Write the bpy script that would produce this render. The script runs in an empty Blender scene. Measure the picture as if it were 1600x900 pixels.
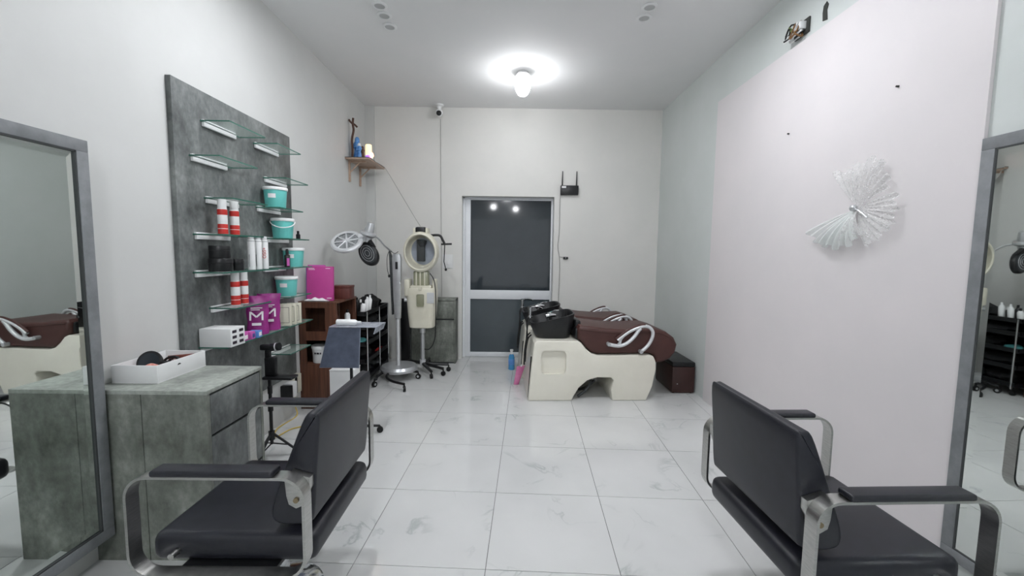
import bpy, bmesh, math, random
from mathutils import Vector, Matrix
random.seed(7)
PI = math.pi
scene = bpy.context.scene
COL = scene.collection

# ------------------------------------------------------------------ camera, world, exposure
F_PX, YAW, PITCH, ROLL, CAM_H = 651.3, -0.006, -0.0842, 0.0127, 1.4125
def make_camera():
    cy, sy, cp, sp = math.cos(YAW), math.sin(YAW), math.cos(PITCH), math.sin(PITCH)
    fw = Vector((-sy*cp, cy*cp, sp)); r0 = Vector((cy, sy, 0)); u0 = r0.cross(fw)
    r = math.cos(ROLL)*r0 + math.sin(ROLL)*u0
    u = -math.sin(ROLL)*r0 + math.cos(ROLL)*u0
    cd = bpy.data.cameras.new('camera'); cam = bpy.data.objects.new('camera', cd)
    COL.objects.link(cam)
    cd.sensor_width = 36.0; cd.sensor_fit = 'HORIZONTAL'
    cd.lens = F_PX/1600*36; cd.clip_start = 0.02
    m = Matrix.Identity(4)
    for i in range(3):
        m[i][0] = r[i]; m[i][1] = u[i]; m[i][2] = -fw[i]
    m[0][3] = 0; m[1][3] = 0; m[2][3] = CAM_H
    cam.matrix_world = m
    scene.camera = cam
make_camera()
world = bpy.data.worlds.new('world'); scene.world = world
world.use_nodes = True
bg = world.node_tree.nodes['Background']
bg.inputs[0].default_value = (0.93, 0.97, 1.0, 1); bg.inputs[1].default_value = 0.25
LAMP_POWER = 20.0        # emission of the ceiling bulbs
FILL_SPOT_POWER = 140.0       # emission of the unseen downlights added as fill
FILL_GLOBE_POWER = 75.0       # emission of the globe bulb added behind the camera as fill
vs = scene.view_settings
vs.view_transform = 'Standard'; vs.look = 'None'; vs.gamma = 1.0; vs.use_curve_mapping = False
vs.exposure = 2.13

# ------------------------------------------------------------------ helpers
def lin(h):
    h = h.lstrip('#')
    out = []
    for i in (0, 2, 4):
        c = int(h[i:i+2], 16)/255
        out.append(c/12.92 if c <= .04045 else ((c+.055)/1.055)**2.4)
    return (*out, 1)

class MB:
    """collects shapes into one mesh"""
    def __init__(s): s.v = []; s.f = []
    def add(s, vs_, fs_, M=None):
        n = len(s.v)
        for v in vs_:
            v = Vector(v); s.v.append(M @ v if M else v)
        s.f += [[i+n for i in f] for f in fs_]
        return s
    def _bm(s, bm, M=None):
        bm.verts.index_update()
        s.add([v.co.copy() for v in bm.verts], [[v.index for v in f.verts] for f in bm.faces], M)
        bm.free(); return s
    def box(s, x0, x1, y0, y1, z0, z1, b=0, M=None, seg=2):
        vs_ = [(x, y, z) for x in (x0, x1) for y in (y0, y1) for z in (z0, z1)]
        fs_ = [(0,1,3,2),(4,6,7,5),(0,4,5,1),(2,3,7,6),(0,2,6,4),(1,5,7,3)]
        if not b: return s.add(vs_, fs_, M)
        bm = bmesh.new(); bv = [bm.verts.new(v) for v in vs_]
        for f in fs_: bm.faces.new([bv[i] for i in f])
        bmesh.ops.bevel(bm, geom=bm.edges[:], offset=b, segments=seg, affect='EDGES', profile=.5)
        return s._bm(bm, M)
    def prism(s, pts, axis, a0, a1, b=0, M=None, seg=2):
        n = len(pts)
        def P(p, a):
            return {'x': (a, p[0], p[1]), 'y': (p[0], a, p[1]), 'z': (p[0], p[1], a)}[axis]
        bm = bmesh.new()
        A = [bm.verts.new(P(p, a0)) for p in pts]; B = [bm.verts.new(P(p, a1)) for p in pts]
        f0 = bm.faces.new(A); f1 = bm.faces.new(B[::-1])
        for i in range(n):
            bm.faces.new([A[i], B[i], B[(i+1) % n], A[(i+1) % n]])
        bmesh.ops.recalc_face_normals(bm, faces=bm.faces[:])
        if b:
            ed = list(set(f0.edges[:]+f1.edges[:]))
            bmesh.ops.bevel(bm, geom=ed, offset=b, segments=seg, affect='EDGES', profile=.5)
        return s._bm(bm, M)
    def tube(s, pts, r, n=8, closed=False, M=None):
        pts = [Vector(p) for p in pts]; m = len(pts)
        rs = r if isinstance(r, (list, tuple)) else [r]*m
        up = None; rings = []
        for i, p in enumerate(pts):
            if closed: t = pts[(i+1) % m]-pts[i-1]
            else: t = pts[min(i+1, m-1)]-pts[max(i-1, 0)]
            t.normalize()
            if up is None: up = t.orthogonal().normalized()
            up = (up-t*up.dot(t)).normalized(); sd = t.cross(up)
            rings.append([p+(up*math.cos(2*PI*k/n)+sd*math.sin(2*PI*k/n))*rs[i] for k in range(n)])
        vs_ = [v for q in rings for v in q]; fs_ = []
        for i in range(m if closed else m-1):
            j = (i+1) % m
            for k in range(n):
                l = (k+1) % n
                fs_.append((i*n+k, i*n+l, j*n+l, j*n+k))
        if not closed: fs_ += [tuple(range(n))[::-1], tuple((m-1)*n+k for k in range(n))]
        return s.add(vs_, fs_, M)
    def cyl(s, p0, p1, r0, r1=None, n=16, M=None):
        return s.tube([p0, p1], [r0, r0 if r1 is None else r1], n, M=M)
    def lathe(s, prof, n=24, M=None, c=(0, 0, 0)):
        vs_ = []; fs_ = []; idx = []
        for (r, z) in prof:
            if r < 1e-6: idx.append([len(vs_)]); vs_.append((c[0], c[1], c[2]+z))
            else:
                idx.append(list(range(len(vs_), len(vs_)+n)))
                vs_ += [(c[0]+r*math.cos(2*PI*k/n), c[1]+r*math.sin(2*PI*k/n), c[2]+z) for k in range(n)]
        for a, b in zip(idx[:-1], idx[1:]):
            for k in range(n):
                l = (k+1) % n
                if len(a) == 1 and len(b) == 1: continue
                if len(a) == 1: fs_.append((a[0], b[l], b[k]))
                elif len(b) == 1: fs_.append((a[k], a[l], b[0]))
                else: fs_.append((a[k], a[l], b[l], b[k]))
        return s.add(vs_, fs_, M)
    def ell(s, c, r, n=16, M=None):
        pr = [(math.sin(PI*i/(n//2)), -math.cos(PI*i/(n//2))) for i in range(n//2+1)]
        pr[0] = (0, -1); pr[-1] = (0, 1)
        MM = Matrix.Translation(c) @ Matrix.Diagonal((r[0], r[1], r[2], 1))
        return s.lathe(pr, n, (M @ MM) if M else MM)
    def band(s, pts, y0, y1, t, M=None):
        """closed flat metal band following pts (x,z), width y0..y1, thickness t inwards"""
        m = len(pts); P = [Vector(p) for p in pts]; Q = []
        cen = sum(P, Vector((0, 0)))/m
        for i in range(m):
            d = (P[(i+1) % m]-P[i-1]).normalized(); nn = Vector((-d.y, d.x))
            if nn.dot(cen-P[i]) < 0: nn = -nn
            Q.append(P[i]+nn*t)
        vs_ = []; 
        for i in range(m):
            vs_ += [(P[i].x, y0, P[i].y), (P[i].x, y1, P[i].y), (Q[i].x, y1, Q[i].y), (Q[i].x, y0, Q[i].y)]
        fs_ = []
        for i in range(m):
            j = (i+1) % m
            for k in range(4):
                l = (k+1) % 4
                fs_.append((i*4+k, i*4+l, j*4+l, j*4+k))
        return s.add(vs_, fs_, M)
    def grid(s, fn, nu, nv, M=None, closed_u=False):
        vs_ = [fn(i/(nu-1 if not closed_u else nu), j/(nv-1)) for i in range(nu) for j in range(nv)]
        fs_ = []
        for i in range(nu if closed_u else nu-1):
            a = i; b = (i+1) % nu
            for j in range(nv-1): fs_.append((a*nv+j, b*nv+j, b*nv+j+1, a*nv+j+1))
        return s.add(vs_, fs_, M)
    def mesh(s, name, smooth=True, ang=38):
        me = bpy.data.meshes.new(name)
        me.from_pydata([tuple(v) for v in s.v], [], s.f); me.validate()
        bm = bmesh.new(); bm.from_mesh(me)
        bmesh.ops.recalc_face_normals(bm, faces=bm.faces[:]); bm.to_mesh(me); bm.free()
        if smooth:
            me.polygons.foreach_set('use_smooth', [True]*len(me.polygons))
            me.set_sharp_from_angle(angle=math.radians(ang))
        return me

def part(name, mb, mat_, parent=None, loc=(0, 0, 0), rot=(0, 0, 0), smooth=True):
    me = mb.mesh(name, smooth) if isinstance(mb, MB) else mb
    if not me.materials: me.materials.append(mat_)
    o = bpy.data.objects.new(name, me); COL.objects.link(o)
    o.location = loc; o.rotation_euler = rot
    if parent: o.parent = parent
    return o
def tag(o, label, cat, group=None):
    o['label'] = label; o['category'] = cat
    if group: o['group'] = group
    return o
def thing(name, label, cat, loc=(0, 0, 0), rz=0, group=None):
    o = bpy.data.objects.new(name, None); COL.objects.link(o)
    o.location = loc; o.rotation_euler = (0, 0, rz); o.empty_display_size = .1
    return tag(o, label, cat, group)
def struct(o): o['kind'] = 'structure'; return o
def dup(root, loc, rz=None, label=None):
    r = root.copy(); COL.objects.link(r); r.location = loc
    if rz is not None: r.rotation_euler = (0, 0, rz)
    if label: r['label'] = label
    for ch in list(root.children):
        c = ch.copy(); COL.objects.link(c); c.parent = r
        for g in list(ch.children):
            d = g.copy(); COL.objects.link(d); d.parent = c
    return r
def lettering(body, size, mat_, parent, M, name='lettering', ext=.0004, sx=1.0):
    cu = bpy.data.curves.new(name, 'FONT'); cu.body = body; cu.size = size
    cu.align_x = 'CENTER'; cu.align_y = 'CENTER'; cu.extrude = ext
    ob = bpy.data.objects.new(name, cu); COL.objects.link(ob)
    dg = bpy.context.evaluated_depsgraph_get()
    me = bpy.data.meshes.new_from_object(ob.evaluated_get(dg))
    bpy.data.objects.remove(ob); bpy.data.curves.remove(cu)
    me.transform(M @ Matrix.Diagonal((sx, 1, 1, 1))); me.materials.clear(); me.materials.append(mat_)
    o = bpy.data.objects.new(name, me); COL.objects.link(o); o.parent = parent
    return o
def spline(pts, k=6, closed=False):
    P = [Vector(p) for p in pts]; n = len(P); out = []
    for i in range(n if closed else n-1):
        g = (lambda j: P[j % n]) if closed else (lambda j: P[max(0, min(n-1, j))])
        a, b, c, d = g(i-1), g(i), g(i+1), g(i+2)
        for q in range(k):
            t = q/k
            out.append(.5*((2*b)+(c-a)*t+(2*a-5*b+4*c-d)*t*t+(3*b-a-3*c+d)*t**3))
    if not closed: out.append(P[-1])
    return out
def rrect(x0, x1, z0, z1, r, n=6):
    out = []
    for cx, cz, a0 in ((x1-r, z1-r, 0), (x0+r, z1-r, 90), (x0+r, z0+r, 180), (x1-r, z0+r, 270)):
        for k in range(n+1):
            a = math.radians(a0+90*k/n); out.append((cx+r*math.cos(a), cz+r*math.sin(a)))
    return out
T = Matrix.Translation
def RX(a): return Matrix.Rotation(a, 4, 'X')
def RY(a): return Matrix.Rotation(a, 4, 'Y')
def RZ(a): return Matrix.Rotation(a, 4, 'Z')

# ------------------------------------------------------------------ materials
def mat(name, color, rough=.5, metal=0.0, c2=None, scale=8.0, bump=0.0, bscale=60., spec=.5, alpha=1.0,
        trans=0.0, ior=1.45, emit=None, estr=0.0, coat=0.0, stretch=None, lo=.35, hi=.65, detail=5.0, rvar=0.0, sheen=0.0):
    m = bpy.data.materials.new(name); m.use_nodes = True
    nt = m.node_tree; N = nt.nodes; L = nt.links; p = N['Principled BSDF']
    col = lin(color) if isinstance(color, str) else (*color, 1)
    p.inputs['Base Color'].default_value = col
    p.inputs['Roughness'].default_value = rough; p.inputs['Metallic'].default_value = metal
    p.inputs['Specular IOR Level'].default_value = spec; p.inputs['IOR'].default_value = ior
    p.inputs['Alpha'].default_value = alpha; p.inputs['Transmission Weight'].default_value = trans
    p.inputs['Coat Weight'].default_value = coat; p.inputs['Sheen Weight'].default_value = sheen
    if emit:
        p.inputs['Emission Color'].default_value = lin(emit); p.inputs['Emission Strength'].default_value = estr
    tc = None
    def coords():
        nonlocal tc
        if tc is None: tc = N.new('ShaderNodeTexCoord')
        return tc.outputs['Object']
    if c2 or rvar:
        mp = N.new('ShaderNodeMapping'); L.new(coords(), mp.inputs[0])
        if stretch: mp.inputs['Scale'].default_value = stretch
        nz = N.new('ShaderNodeTexNoise'); nz.inputs['Scale'].default_value = scale
        nz.inputs['Detail'].default_value = detail; nz.inputs['Roughness'].default_value = .62
        L.new(mp.outputs[0], nz.inputs['Vector'])
        rp = N.new('ShaderNodeValToRGB'); rp.color_ramp.elements[0].position = lo; rp.color_ramp.elements[1].position = hi
        rp.color_ramp.elements[0].color = col; rp.color_ramp.elements[1].color = lin(c2) if c2 else col
        L.new(nz.outputs['Fac'], rp.inputs[0])
        if c2: L.new(rp.outputs[0], p.inputs['Base Color'])
        if rvar:
            mr = N.new('ShaderNodeMapRange'); mr.inputs['To Min'].default_value = rough-rvar; mr.inputs['To Max'].default_value = rough+rvar
            L.new(nz.outputs['Fac'], mr.inputs[0]); L.new(mr.outputs[0], p.inputs['Roughness'])
    if bump:
        n2 = N.new('ShaderNodeTexNoise'); n2.inputs['Scale'].default_value = bscale; n2.inputs['Detail'].default_value = 3
        L.new(coords(), n2.inputs['Vector'])
        bp = N.new('ShaderNodeBump'); bp.inputs['Strength'].default_value = bump; bp.inputs['Distance'].default_value = .003
        L.new(n2.outputs['Fac'], bp.inputs['Height']); L.new(bp.outputs[0], p.inputs['Normal'])
    return m
def concrete_mat(name, dark, mid, light, rough=.55):
    m = mat(name, mid, rough)
    nt = m.node_tree; N = nt.nodes; L = nt.links; p = N['Principled BSDF']
    tc = N.new('ShaderNodeTexCoord')
    a = N.new('ShaderNodeTexNoise'); a.inputs['Scale'].default_value = 4.2; a.inputs['Detail'].default_value = 9; a.inputs['Roughness'].default_value = .68
    mp = N.new('ShaderNodeMapping'); mp.inputs['Scale'].default_value = (1, 1, .7)
    L.new(tc.outputs['Object'], mp.inputs[0]); L.new(mp.outputs[0], a.inputs['Vector'])
    r = N.new('ShaderNodeValToRGB'); e = r.color_ramp.elements
    e[0].position = .34; e[0].color = lin(dark); e[1].position = .68; e[1].color = lin(light)
    q = e.new(.5); q.color = lin(mid)
    L.new(a.outputs['Fac'], r.inputs[0])
    b = N.new('ShaderNodeTexNoise'); b.inputs['Scale'].default_value = 38; b.inputs['Detail'].default_value = 6
    L.new(mp.outputs[0], b.inputs['Vector'])
    mr = N.new('ShaderNodeMapRange'); mr.inputs['From Min'].default_value = .3; mr.inputs['From Max'].default_value = .7
    mr.inputs['To Min'].default_value = .8; mr.inputs['To Max'].default_value = 1.18
    L.new(b.outputs['Fac'], mr.inputs[0])
    mx = N.new('ShaderNodeMix'); mx.data_type = 'RGBA'; mx.blend_type = 'MULTIPLY'; mx.inputs[0].default_value = 1
    L.new(r.outputs[0], mx.inputs['A']); L.new(mr.outputs[0], mx.inputs['B']); L.new(mx.outputs['Result'], p.inputs['Base Color'])
    return m
def wood_mat(name, c1, c2, rough=.45, axis=2):
    m = mat(name, c1, rough)
    nt = m.node_tree; N = nt.nodes; L = nt.links; p = N['Principled BSDF']
    tc = N.new('ShaderNodeTexCoord'); mp = N.new('ShaderNodeMapping')
    sc = [28, 28, 28]; sc[axis] = 1.6; mp.inputs['Scale'].default_value = sc
    L.new(tc.outputs['Object'], mp.inputs[0])
    a = N.new('ShaderNodeTexNoise'); a.inputs['Scale'].default_value = 1.6; a.inputs['Detail'].default_value = 6
    L.new(mp.outputs[0], a.inputs['Vector'])
    r = N.new('ShaderNodeValToRGB'); e = r.color_ramp.elements
    e[0].position = .3; e[0].color = lin(c1); e[1].position = .7; e[1].color = lin(c2)
    L.new(a.outputs['Fac'], r.inputs[0]); L.new(r.outputs[0], p.inputs['Base Color'])
    return m
def tile_mat():
    m = mat('polished_marble_tile', '#d3d8d6', .1, spec=.5)
    nt = m.node_tree; N = nt.nodes; L = nt.links; p = N['Principled BSDF']
    tc = N.new('ShaderNodeTexCoord'); oi = N.new('ShaderNodeObjectInfo')
    ml = N.new('ShaderNodeVectorMath'); ml.operation = 'SCALE'; ml.inputs[0].default_value = (37, 61, 11); L.new(oi.outputs['Random'], ml.inputs['Scale'])
    ad = N.new('ShaderNodeVectorMath'); L.new(tc.outputs['Object'], ad.inputs[0]); L.new(ml.outputs[0], ad.inputs[1])
    n1 = N.new('ShaderNodeTexNoise'); n1.inputs['Scale'].default_value = 2.3; n1.inputs['Detail'].default_value = 7; n1.inputs['Distortion'].default_value = 1.1
    L.new(ad.outputs[0], n1.inputs['Vector'])
    # thin veins where the noise crosses .5
    s = N.new('ShaderNodeMath'); s.operation = 'SUBTRACT'; s.inputs[1].default_value = .5; L.new(n1.outputs['Fac'], s.inputs[0])
    ab = N.new('ShaderNodeMath'); ab.operation = 'ABSOLUTE'; L.new(s.outputs[0], ab.inputs[0])
    n2 = N.new('ShaderNodeTexNoise'); n2.inputs['Scale'].default_value = 3.1; L.new(ad.outputs[0], n2.inputs['Vector'])
    r = N.new('ShaderNodeValToRGB'); e = r.color_ramp.elements
    e[0].position = 0; e[0].color = (1, 1, 1, 1); e[1].position = .022; e[1].color = (0, 0, 0, 1); L.new(ab.outputs[0], r.inputs[0])
    r2 = N.new('ShaderNodeValToRGB'); r2.color_ramp.elements[0].position = .5; r2.color_ramp.elements[1].position = .68; L.new(n2.outputs['Fac'], r2.inputs[0])
    mu = N.new('ShaderNodeMath'); mu.operation = 'MULTIPLY'; L.new(r.outputs[0], mu.inputs[0]); L.new(r2.outputs[0], mu.inputs[1])
    mx = N.new('ShaderNodeMix'); mx.data_type = 'RGBA'; L.new(mu.outputs[0], mx.inputs[0])
    mx.inputs['A'].default_value = lin('#d0d1d0'); mx.inputs['B'].default_value = lin('#b4b8b7')
    r3 = N.new('ShaderNodeValToRGB'); r3.color_ramp.elements[0].position = .35; r3.color_ramp.elements[1].position = .75
    r3.color_ramp.elements[0].color = (1, 1, 1, 1); r3.color_ramp.elements[1].color = (.93, .935, .935, 1); L.new(n2.outputs['Fac'], r3.inputs[0])
    m2 = N.new('ShaderNodeMix'); m2.data_type = 'RGBA'; m2.blend_type = 'MULTIPLY'; m2.inputs[0].default_value = 1
    L.new(mx.outputs['Result'], m2.inputs['A']); L.new(r3.outputs[0], m2.inputs['B']); L.new(m2.outputs['Result'], p.inputs['Base Color'])
    return m

M_ = {}
def defmats():
    d = M_
    d['wall'] = mat('grey_wall_paint', '#cecfcd', .6, c2='#cacbc9', scale=2, bump=.05, bscale=90)
    d['wall_right'] = mat('sage_grey_wall_paint', '#cdd2d0', .6, c2='#c8cecb', scale=2, bump=.05, bscale=90)
    d['wall_back'] = mat('white_wall_paint', '#dddcd8', .6, c2='#d8d8d4', scale=2, bump=.05, bscale=90)
    d['ceiling'] = mat('ceiling_paint', '#ececec', .8, c2='#e9eaea', scale=1.5)
    d['panel'] = mat('white_panel_paint', '#dbd6d7', .5, c2='#d7d3d4', scale=2)
    d['grout'] = mat('grey_grout', '#6f7270', .9, c2='#5c5e5c', scale=20)
    d['tile'] = tile_mat()
    d['concrete'] = concrete_mat('concrete_laminate', '#444847', '#656968', '#868a88')
    d['concrete_dk'] = concrete_mat('dark_concrete_laminate', '#50544c', '#6f736c', '#969a92')
    d['concrete_lt'] = concrete_mat('light_concrete_laminate', '#7d827c', '#979c95', '#aab0a8')
    d['alu'] = mat('white_aluminium', '#e4e7ea', .35, .0, c2='#dde0e4', scale=3)
    d['glass_dk'] = mat('tinted_glass', '#343b41', .06, spec=.6, c2='#2d3439', scale=1.2)
    d['glass_mid'] = mat('frosted_tinted_glass', '#434b50', .14, spec=.5, c2='#4c5559', scale=1.0)
    d['glass'] = mat('clear_glass', '#cfe6dc', .03, alpha=.2, spec=.8)
    d['glass_edge'] = mat('green_glass_edge', '#3d6b5e', .1, spec=.6)
    d['mirror'] = mat('mirror_silver', '#e2e7e4', .015, 1.0)
    d['frame'] = mat('grey_mirror_frame', '#84878a', .5, c2='#74777a', scale=14)
    d['frame_dk'] = mat('dark_frame_lip', '#3c3f40', .5)
    d['leather'] = mat('black_leatherette', '#1a1b22', .38, c2='#202129', scale=20, bump=.12, bscale=400, spec=.5)
    d['steel'] = mat('brushed_steel', '#b9b9b6', .28, 1.0, c2='#a9a9a6', scale=30, stretch=(1, 1, 8))
    d['chrome'] = mat('chrome', '#d5d7d9', .1, 1.0)
    d['bronze'] = mat('aged_screw', '#8d7f66', .4, .8)
    d['black'] = mat('black_plastic', '#141517', .35, c2='#1a1b1d', scale=12)
    d['black_matte'] = mat('black_matte', '#101113', .8, c2='#191a1c', scale=30, bump=.5, bscale=60)
    d['rubber'] = mat('black_rubber', '#0e0f10', .6)
    d['white'] = mat('white_plastic', '#e9eaea', .4)
    d['paper'] = mat('white_card', '#e3e4e4', .6)
    d['cream'] = mat('cream_fibreglass', '#e6e3d7', .3, c2='#dfdccf', scale=2, coat=.2)
    d['cream2'] = mat('cream_plastic', '#dedbcb', .35, c2='#d5d1bf', scale=5)
    d['brown'] = mat('brown_leatherette', '#432723', .45, c2='#4c2e2a', scale=5, bump=.12, bscale=300)
    d['silver'] = mat('silver_plastic', '#b5b7b9', .3, .55, c2='#c4c6c8', scale=6)
    d['silver_lt'] = mat('pale_silver_plastic', '#d6d8da', .3, .3)
    d['vent'] = mat('pale_vent_mesh', '#a9acae', .4, .4, c2='#7e8284', scale=70)
    d['grille'] = mat('dark_grille', '#55585a', .4, .6, c2='#3a3d3f', scale=90)
    d['teal'] = mat('teal_plastic', '#72cdc7', .4, c2='#6ac5bf', scale=3)
    d['red'] = mat('red_print', '#c4342f', .4)
    d['magenta'] = mat('purple_foil', '#851f70', .35, c2='#9a2c83', scale=9, spec=.6)
    d['pink'] = mat('pink_card', '#c24795', .5, c2='#b53f89', scale=3)
    d['pinkbox'] = mat('pink_carton', '#c85fae', .5)
    d['pinksoft'] = mat('pink_film', '#e28fbb', .3, c2='#d372a6', scale=15)
    d['bluebox'] = mat('blue_carton', '#5c8fd0', .5)
    d['white_print'] = mat('white_print', '#f2eef0', .5)
    d['dark_print'] = mat('dark_print', '#2c2430', .5)
    d['wood'] = wood_mat('dark_walnut', '#452a1f', '#6b4433')
    d['wood_in'] = wood_mat('dark_walnut_inside', '#3d261d', '#523426')
    d['redwood'] = wood_mat('reddish_wood', '#4d2621', '#64342c')
    d['shelfwood'] = wood_mat('pale_wood', '#a98e7c', '#bda592', axis=1)
    d['slate'] = mat('slate_blue_film', '#3a4150', .5, c2='#4e5668', scale=16, lo=.3, hi=.75, detail=8)
    d['rim'] = mat('pale_plastic_edge', '#8f96a6', .4)
    d['acrylic'] = mat('clear_acrylic', '#c9cfdb', .1, alpha=.45, spec=.6)
    d['blue'] = mat('blue_liquid', '#3f8fc6', .15, c2='#4b9fd6', scale=4, coat=.5)
    d['robe'] = mat('blue_glaze', '#3c78c0', .3, c2='#6fa5dc', scale=22)
    d['robe2'] = mat('white_glaze', '#dfe4ea', .3)
    d['bark'] = mat('dark_wood_bark', '#4a332b', .7, c2='#5e4438', scale=30, bump=.4, bscale=60)
    d['skin'] = mat('painted_figure_skin', '#b98f78', .5)
    d['candle'] = mat('glowing_lamp_glass', '#ffe7b5', .4, emit='#ffcf8e', estr=.42)
    d['violet'] = mat('violet_glow', '#b07bf0', .4, emit='#a96cf0', estr=.25)
    d['ember'] = mat('orange_glow', '#ffc48a', .4, emit='#ffa860', estr=3.0)
    d['bulb'] = mat('lit_bulb', '#ffffff', .4, emit='#fbfcff', estr=LAMP_POWER)
    d['diffuser'] = mat('dim_lamp_diffuser', '#ffffff', .4, emit='#fbfcff', estr=.35)
    d['fill_spot'] = mat('fill_downlight', '#ffffff', .4, emit='#f8faff', estr=FILL_SPOT_POWER)
    d['globe'] = mat('fill_globe', '#ffffff', .4, emit='#f8faff', estr=FILL_GLOBE_POWER)
    d['offlight'] = mat('unlit_downlight', '#b9bbbb', .5)
    d['yellow'] = mat('yellow_cable', '#cfb45a', .6)
    d['cable'] = mat('grey_cable', '#a09f9b', .6)
    d['peach'] = mat('peach_print_cloth', '#dea396', .8, c2='#c0786c', scale=40, lo=.45, hi=.55)
    d['comb'] = mat('brown_comb', '#7a453a', .5)
    d['tulle'] = mat('white_tulle', '#e6e6e4', .9, alpha=.3, c2='#dfe2e1', scale=60)
    d['tulle2'] = mat('dense_white_tulle', '#e9eeec', .9, alpha=.5, c2='#e2e9e7', scale=60)
    d['copper'] = mat('bare_wire_brown', '#7a5a38', .5)
    d['green'] = mat('green_wire', '#6e7f4a', .5)
    d['hole'] = mat('dark_cavity', '#3c3d3a', .9)
    d['ottoman'] = mat('dark_brown_leatherette', '#38221f', .45, c2='#402826', scale=8)
    d['violet_line'] = mat('navy_print', '#4a4a8c', .5)
    d['teal_tool'] = mat('teal_cloth', '#3f7f80', .8)
    d['bag'] = mat('clear_bag', '#dfe6e4', .2, trans=.7, ior=1.1)
    d['steam_tank'] = mat('smoky_tank', '#9b9c84', .2, c2='#8a8b74', scale=4)
    d['hood_glass'] = mat('smoked_visor', '#98a0ad', .12, c2='#aeb5c2', scale=2)
defmats()

# ------------------------------------------------------------------ the room
XL, XR, YB, YF, ZC = -1.85, 1.92, 5.45, -5.6, 3.235
DX0, DX1, DZ, YD = -.625, .565, 2.135, 5.65       # door opening
def room():
    m = MB().box(XL-.15, XR+.15, YF-.6, YD+.02, -.12, -.003)
    fl = struct(part('floor', m, M_['grout'], smooth=False))
    # tiles: 0.6 m grid, laid a little askew to the walls, clipped to the room
    dl = .0452; c, s = math.cos(dl), math.sin(dl)
    def clip(poly):
        for ax, lim, sg in ((0, XL, 1), (0, XR, -1), (1, YF, 1), (1, YD, -1)):
            out = []
            for i in range(len(poly)):
                a, b = poly[i-1], poly[i]
                da, db = sg*(a[ax]-lim), sg*(b[ax]-lim)
                if da >= 0: 
                    out.append(a)
                if (da >= 0) != (db >= 0):
                    t = da/(da-db); out.append((a[0]+(b[0]-a[0])*t, a[1]+(b[1]-a[1])*t))
            poly = out
            if len(poly) < 3: return None
        return poly
    g = .0016
    base = None
    for i in range(-6, 8):
        for j in range(-10, 14):
            q = []
            for a, b in ((i*.6+g, j*.6+g), ((i+1)*.6-g, j*.6+g), ((i+1)*.6-g, (j+1)*.6-g), (i*.6+g, (j+1)*.6-g)):
                vx, vy = a-.7714, b+1.7461
                q.append((vx*c+vy*s, -vx*s+vy*c))
            p = clip(q)
            if not p: continue
            ar = abs(sum(p[k-1][0]*p[k][1]-p[k][0]*p[k-1][1] for k in range(len(p))))/2
            if ar < .0008: continue
            vx, vy = (i+.5)*.6-.7714, (j+.5)*.6+1.7461
            cx, cy = vx*c+vy*s, -vx*s+vy*c
            whole = len(p) == 4 and ar > .355
            if whole and base: me = base
            else:
                me = MB().prism([(x-cx, y-cy) for x, y in p], 'z', -.012, 0, 0).mesh('tile', False)
                me.materials.append(M_['tile'])
                if whole: base = me
            part('tile', me, None, fl, (cx, cy, 0))
    cl = MB().box(XL-.15, XR+.15, YF-.15, YD+.1, ZC, ZC+.15)
    struct(part('ceiling', cl, M_['ceiling'], smooth=False))
    struct(part('wall_left', MB().box(XL-.15, XL, YF, YD, -.003, ZC), M_['wall'], smooth=False))
    struct(part('wall_right', MB().box(XR, XR+.15, YF, YD, -.003, ZC), M_['wall_right'], smooth=False))
    wb = MB().box(XL, DX0, YB, YD, 0, ZC).box(DX1, XR, YB, YD, 0, ZC).box(DX0, DX1, YB, YD, DZ, ZC)
    struct(part('wall_back', wb, M_['wall_back'], smooth=False))
    wf = MB().box(XL-.15, XL+.3, YF-.15, YF, 0, ZC).box(XR-.3, XR+.15, YF-.15, YF, 0, ZC).box(XL+.3, XR-.3, YF-.15, YF, 2.75, ZC)
    struct(part('wall_front', wf, M_['wall_back'], smooth=False))
    struct(part('trim_1', MB().box(XL, -1.735, YB-.03, YB, 0, ZC), M_['wall'], smooth=False))   # corner pilaster strip
    struct(part('trim_2', MB().box(1.905, XR, 1.716, 3.97, .0, 2.822), M_['panel'], smooth=False))  # white panel on right wall
    # door
    d = bpy.data.objects.new('door_1', None); COL.objects.link(d); d.location = (0, 5.56, 0); struct(d)
    part('door_frame', MB().box(DX0, -.597, 0, .07, 0, DZ).box(.562, DX1+.02, 0, .07, 0, DZ).box(DX0, DX1, 0, .07, 2.117, DZ), M_['alu'], d, smooth=False)
    part('stile', MB().box(-.592, -.525, .004, .05, .004, 2.114, .002), M_['alu'], d)
    part('stile', MB().box(.538, .56, .004, .05, .004, 2.114, .002), M_['alu'], d)
    part('top_rail', MB().box(-.525, .538, .006, .05, 2.1, 2.114), M_['alu'], d)
    part('mid_rail', MB().box(-.525, .538, .002, .05, .79, .911, .003), M_['alu'], d)
    part('bottom_rail', MB().box(-.525, .538, .002, .05, .004, .066, .003), M_['alu'], d)
    part('pane', MB().box(-.525, .538, .022, .03, .911, 2.1), M_['glass_dk'], d, smooth=False)
    part('pane', MB().box(-.525, .538, .022, .03, .066, .79), M_['glass_mid'], d, smooth=False)
room()

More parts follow.
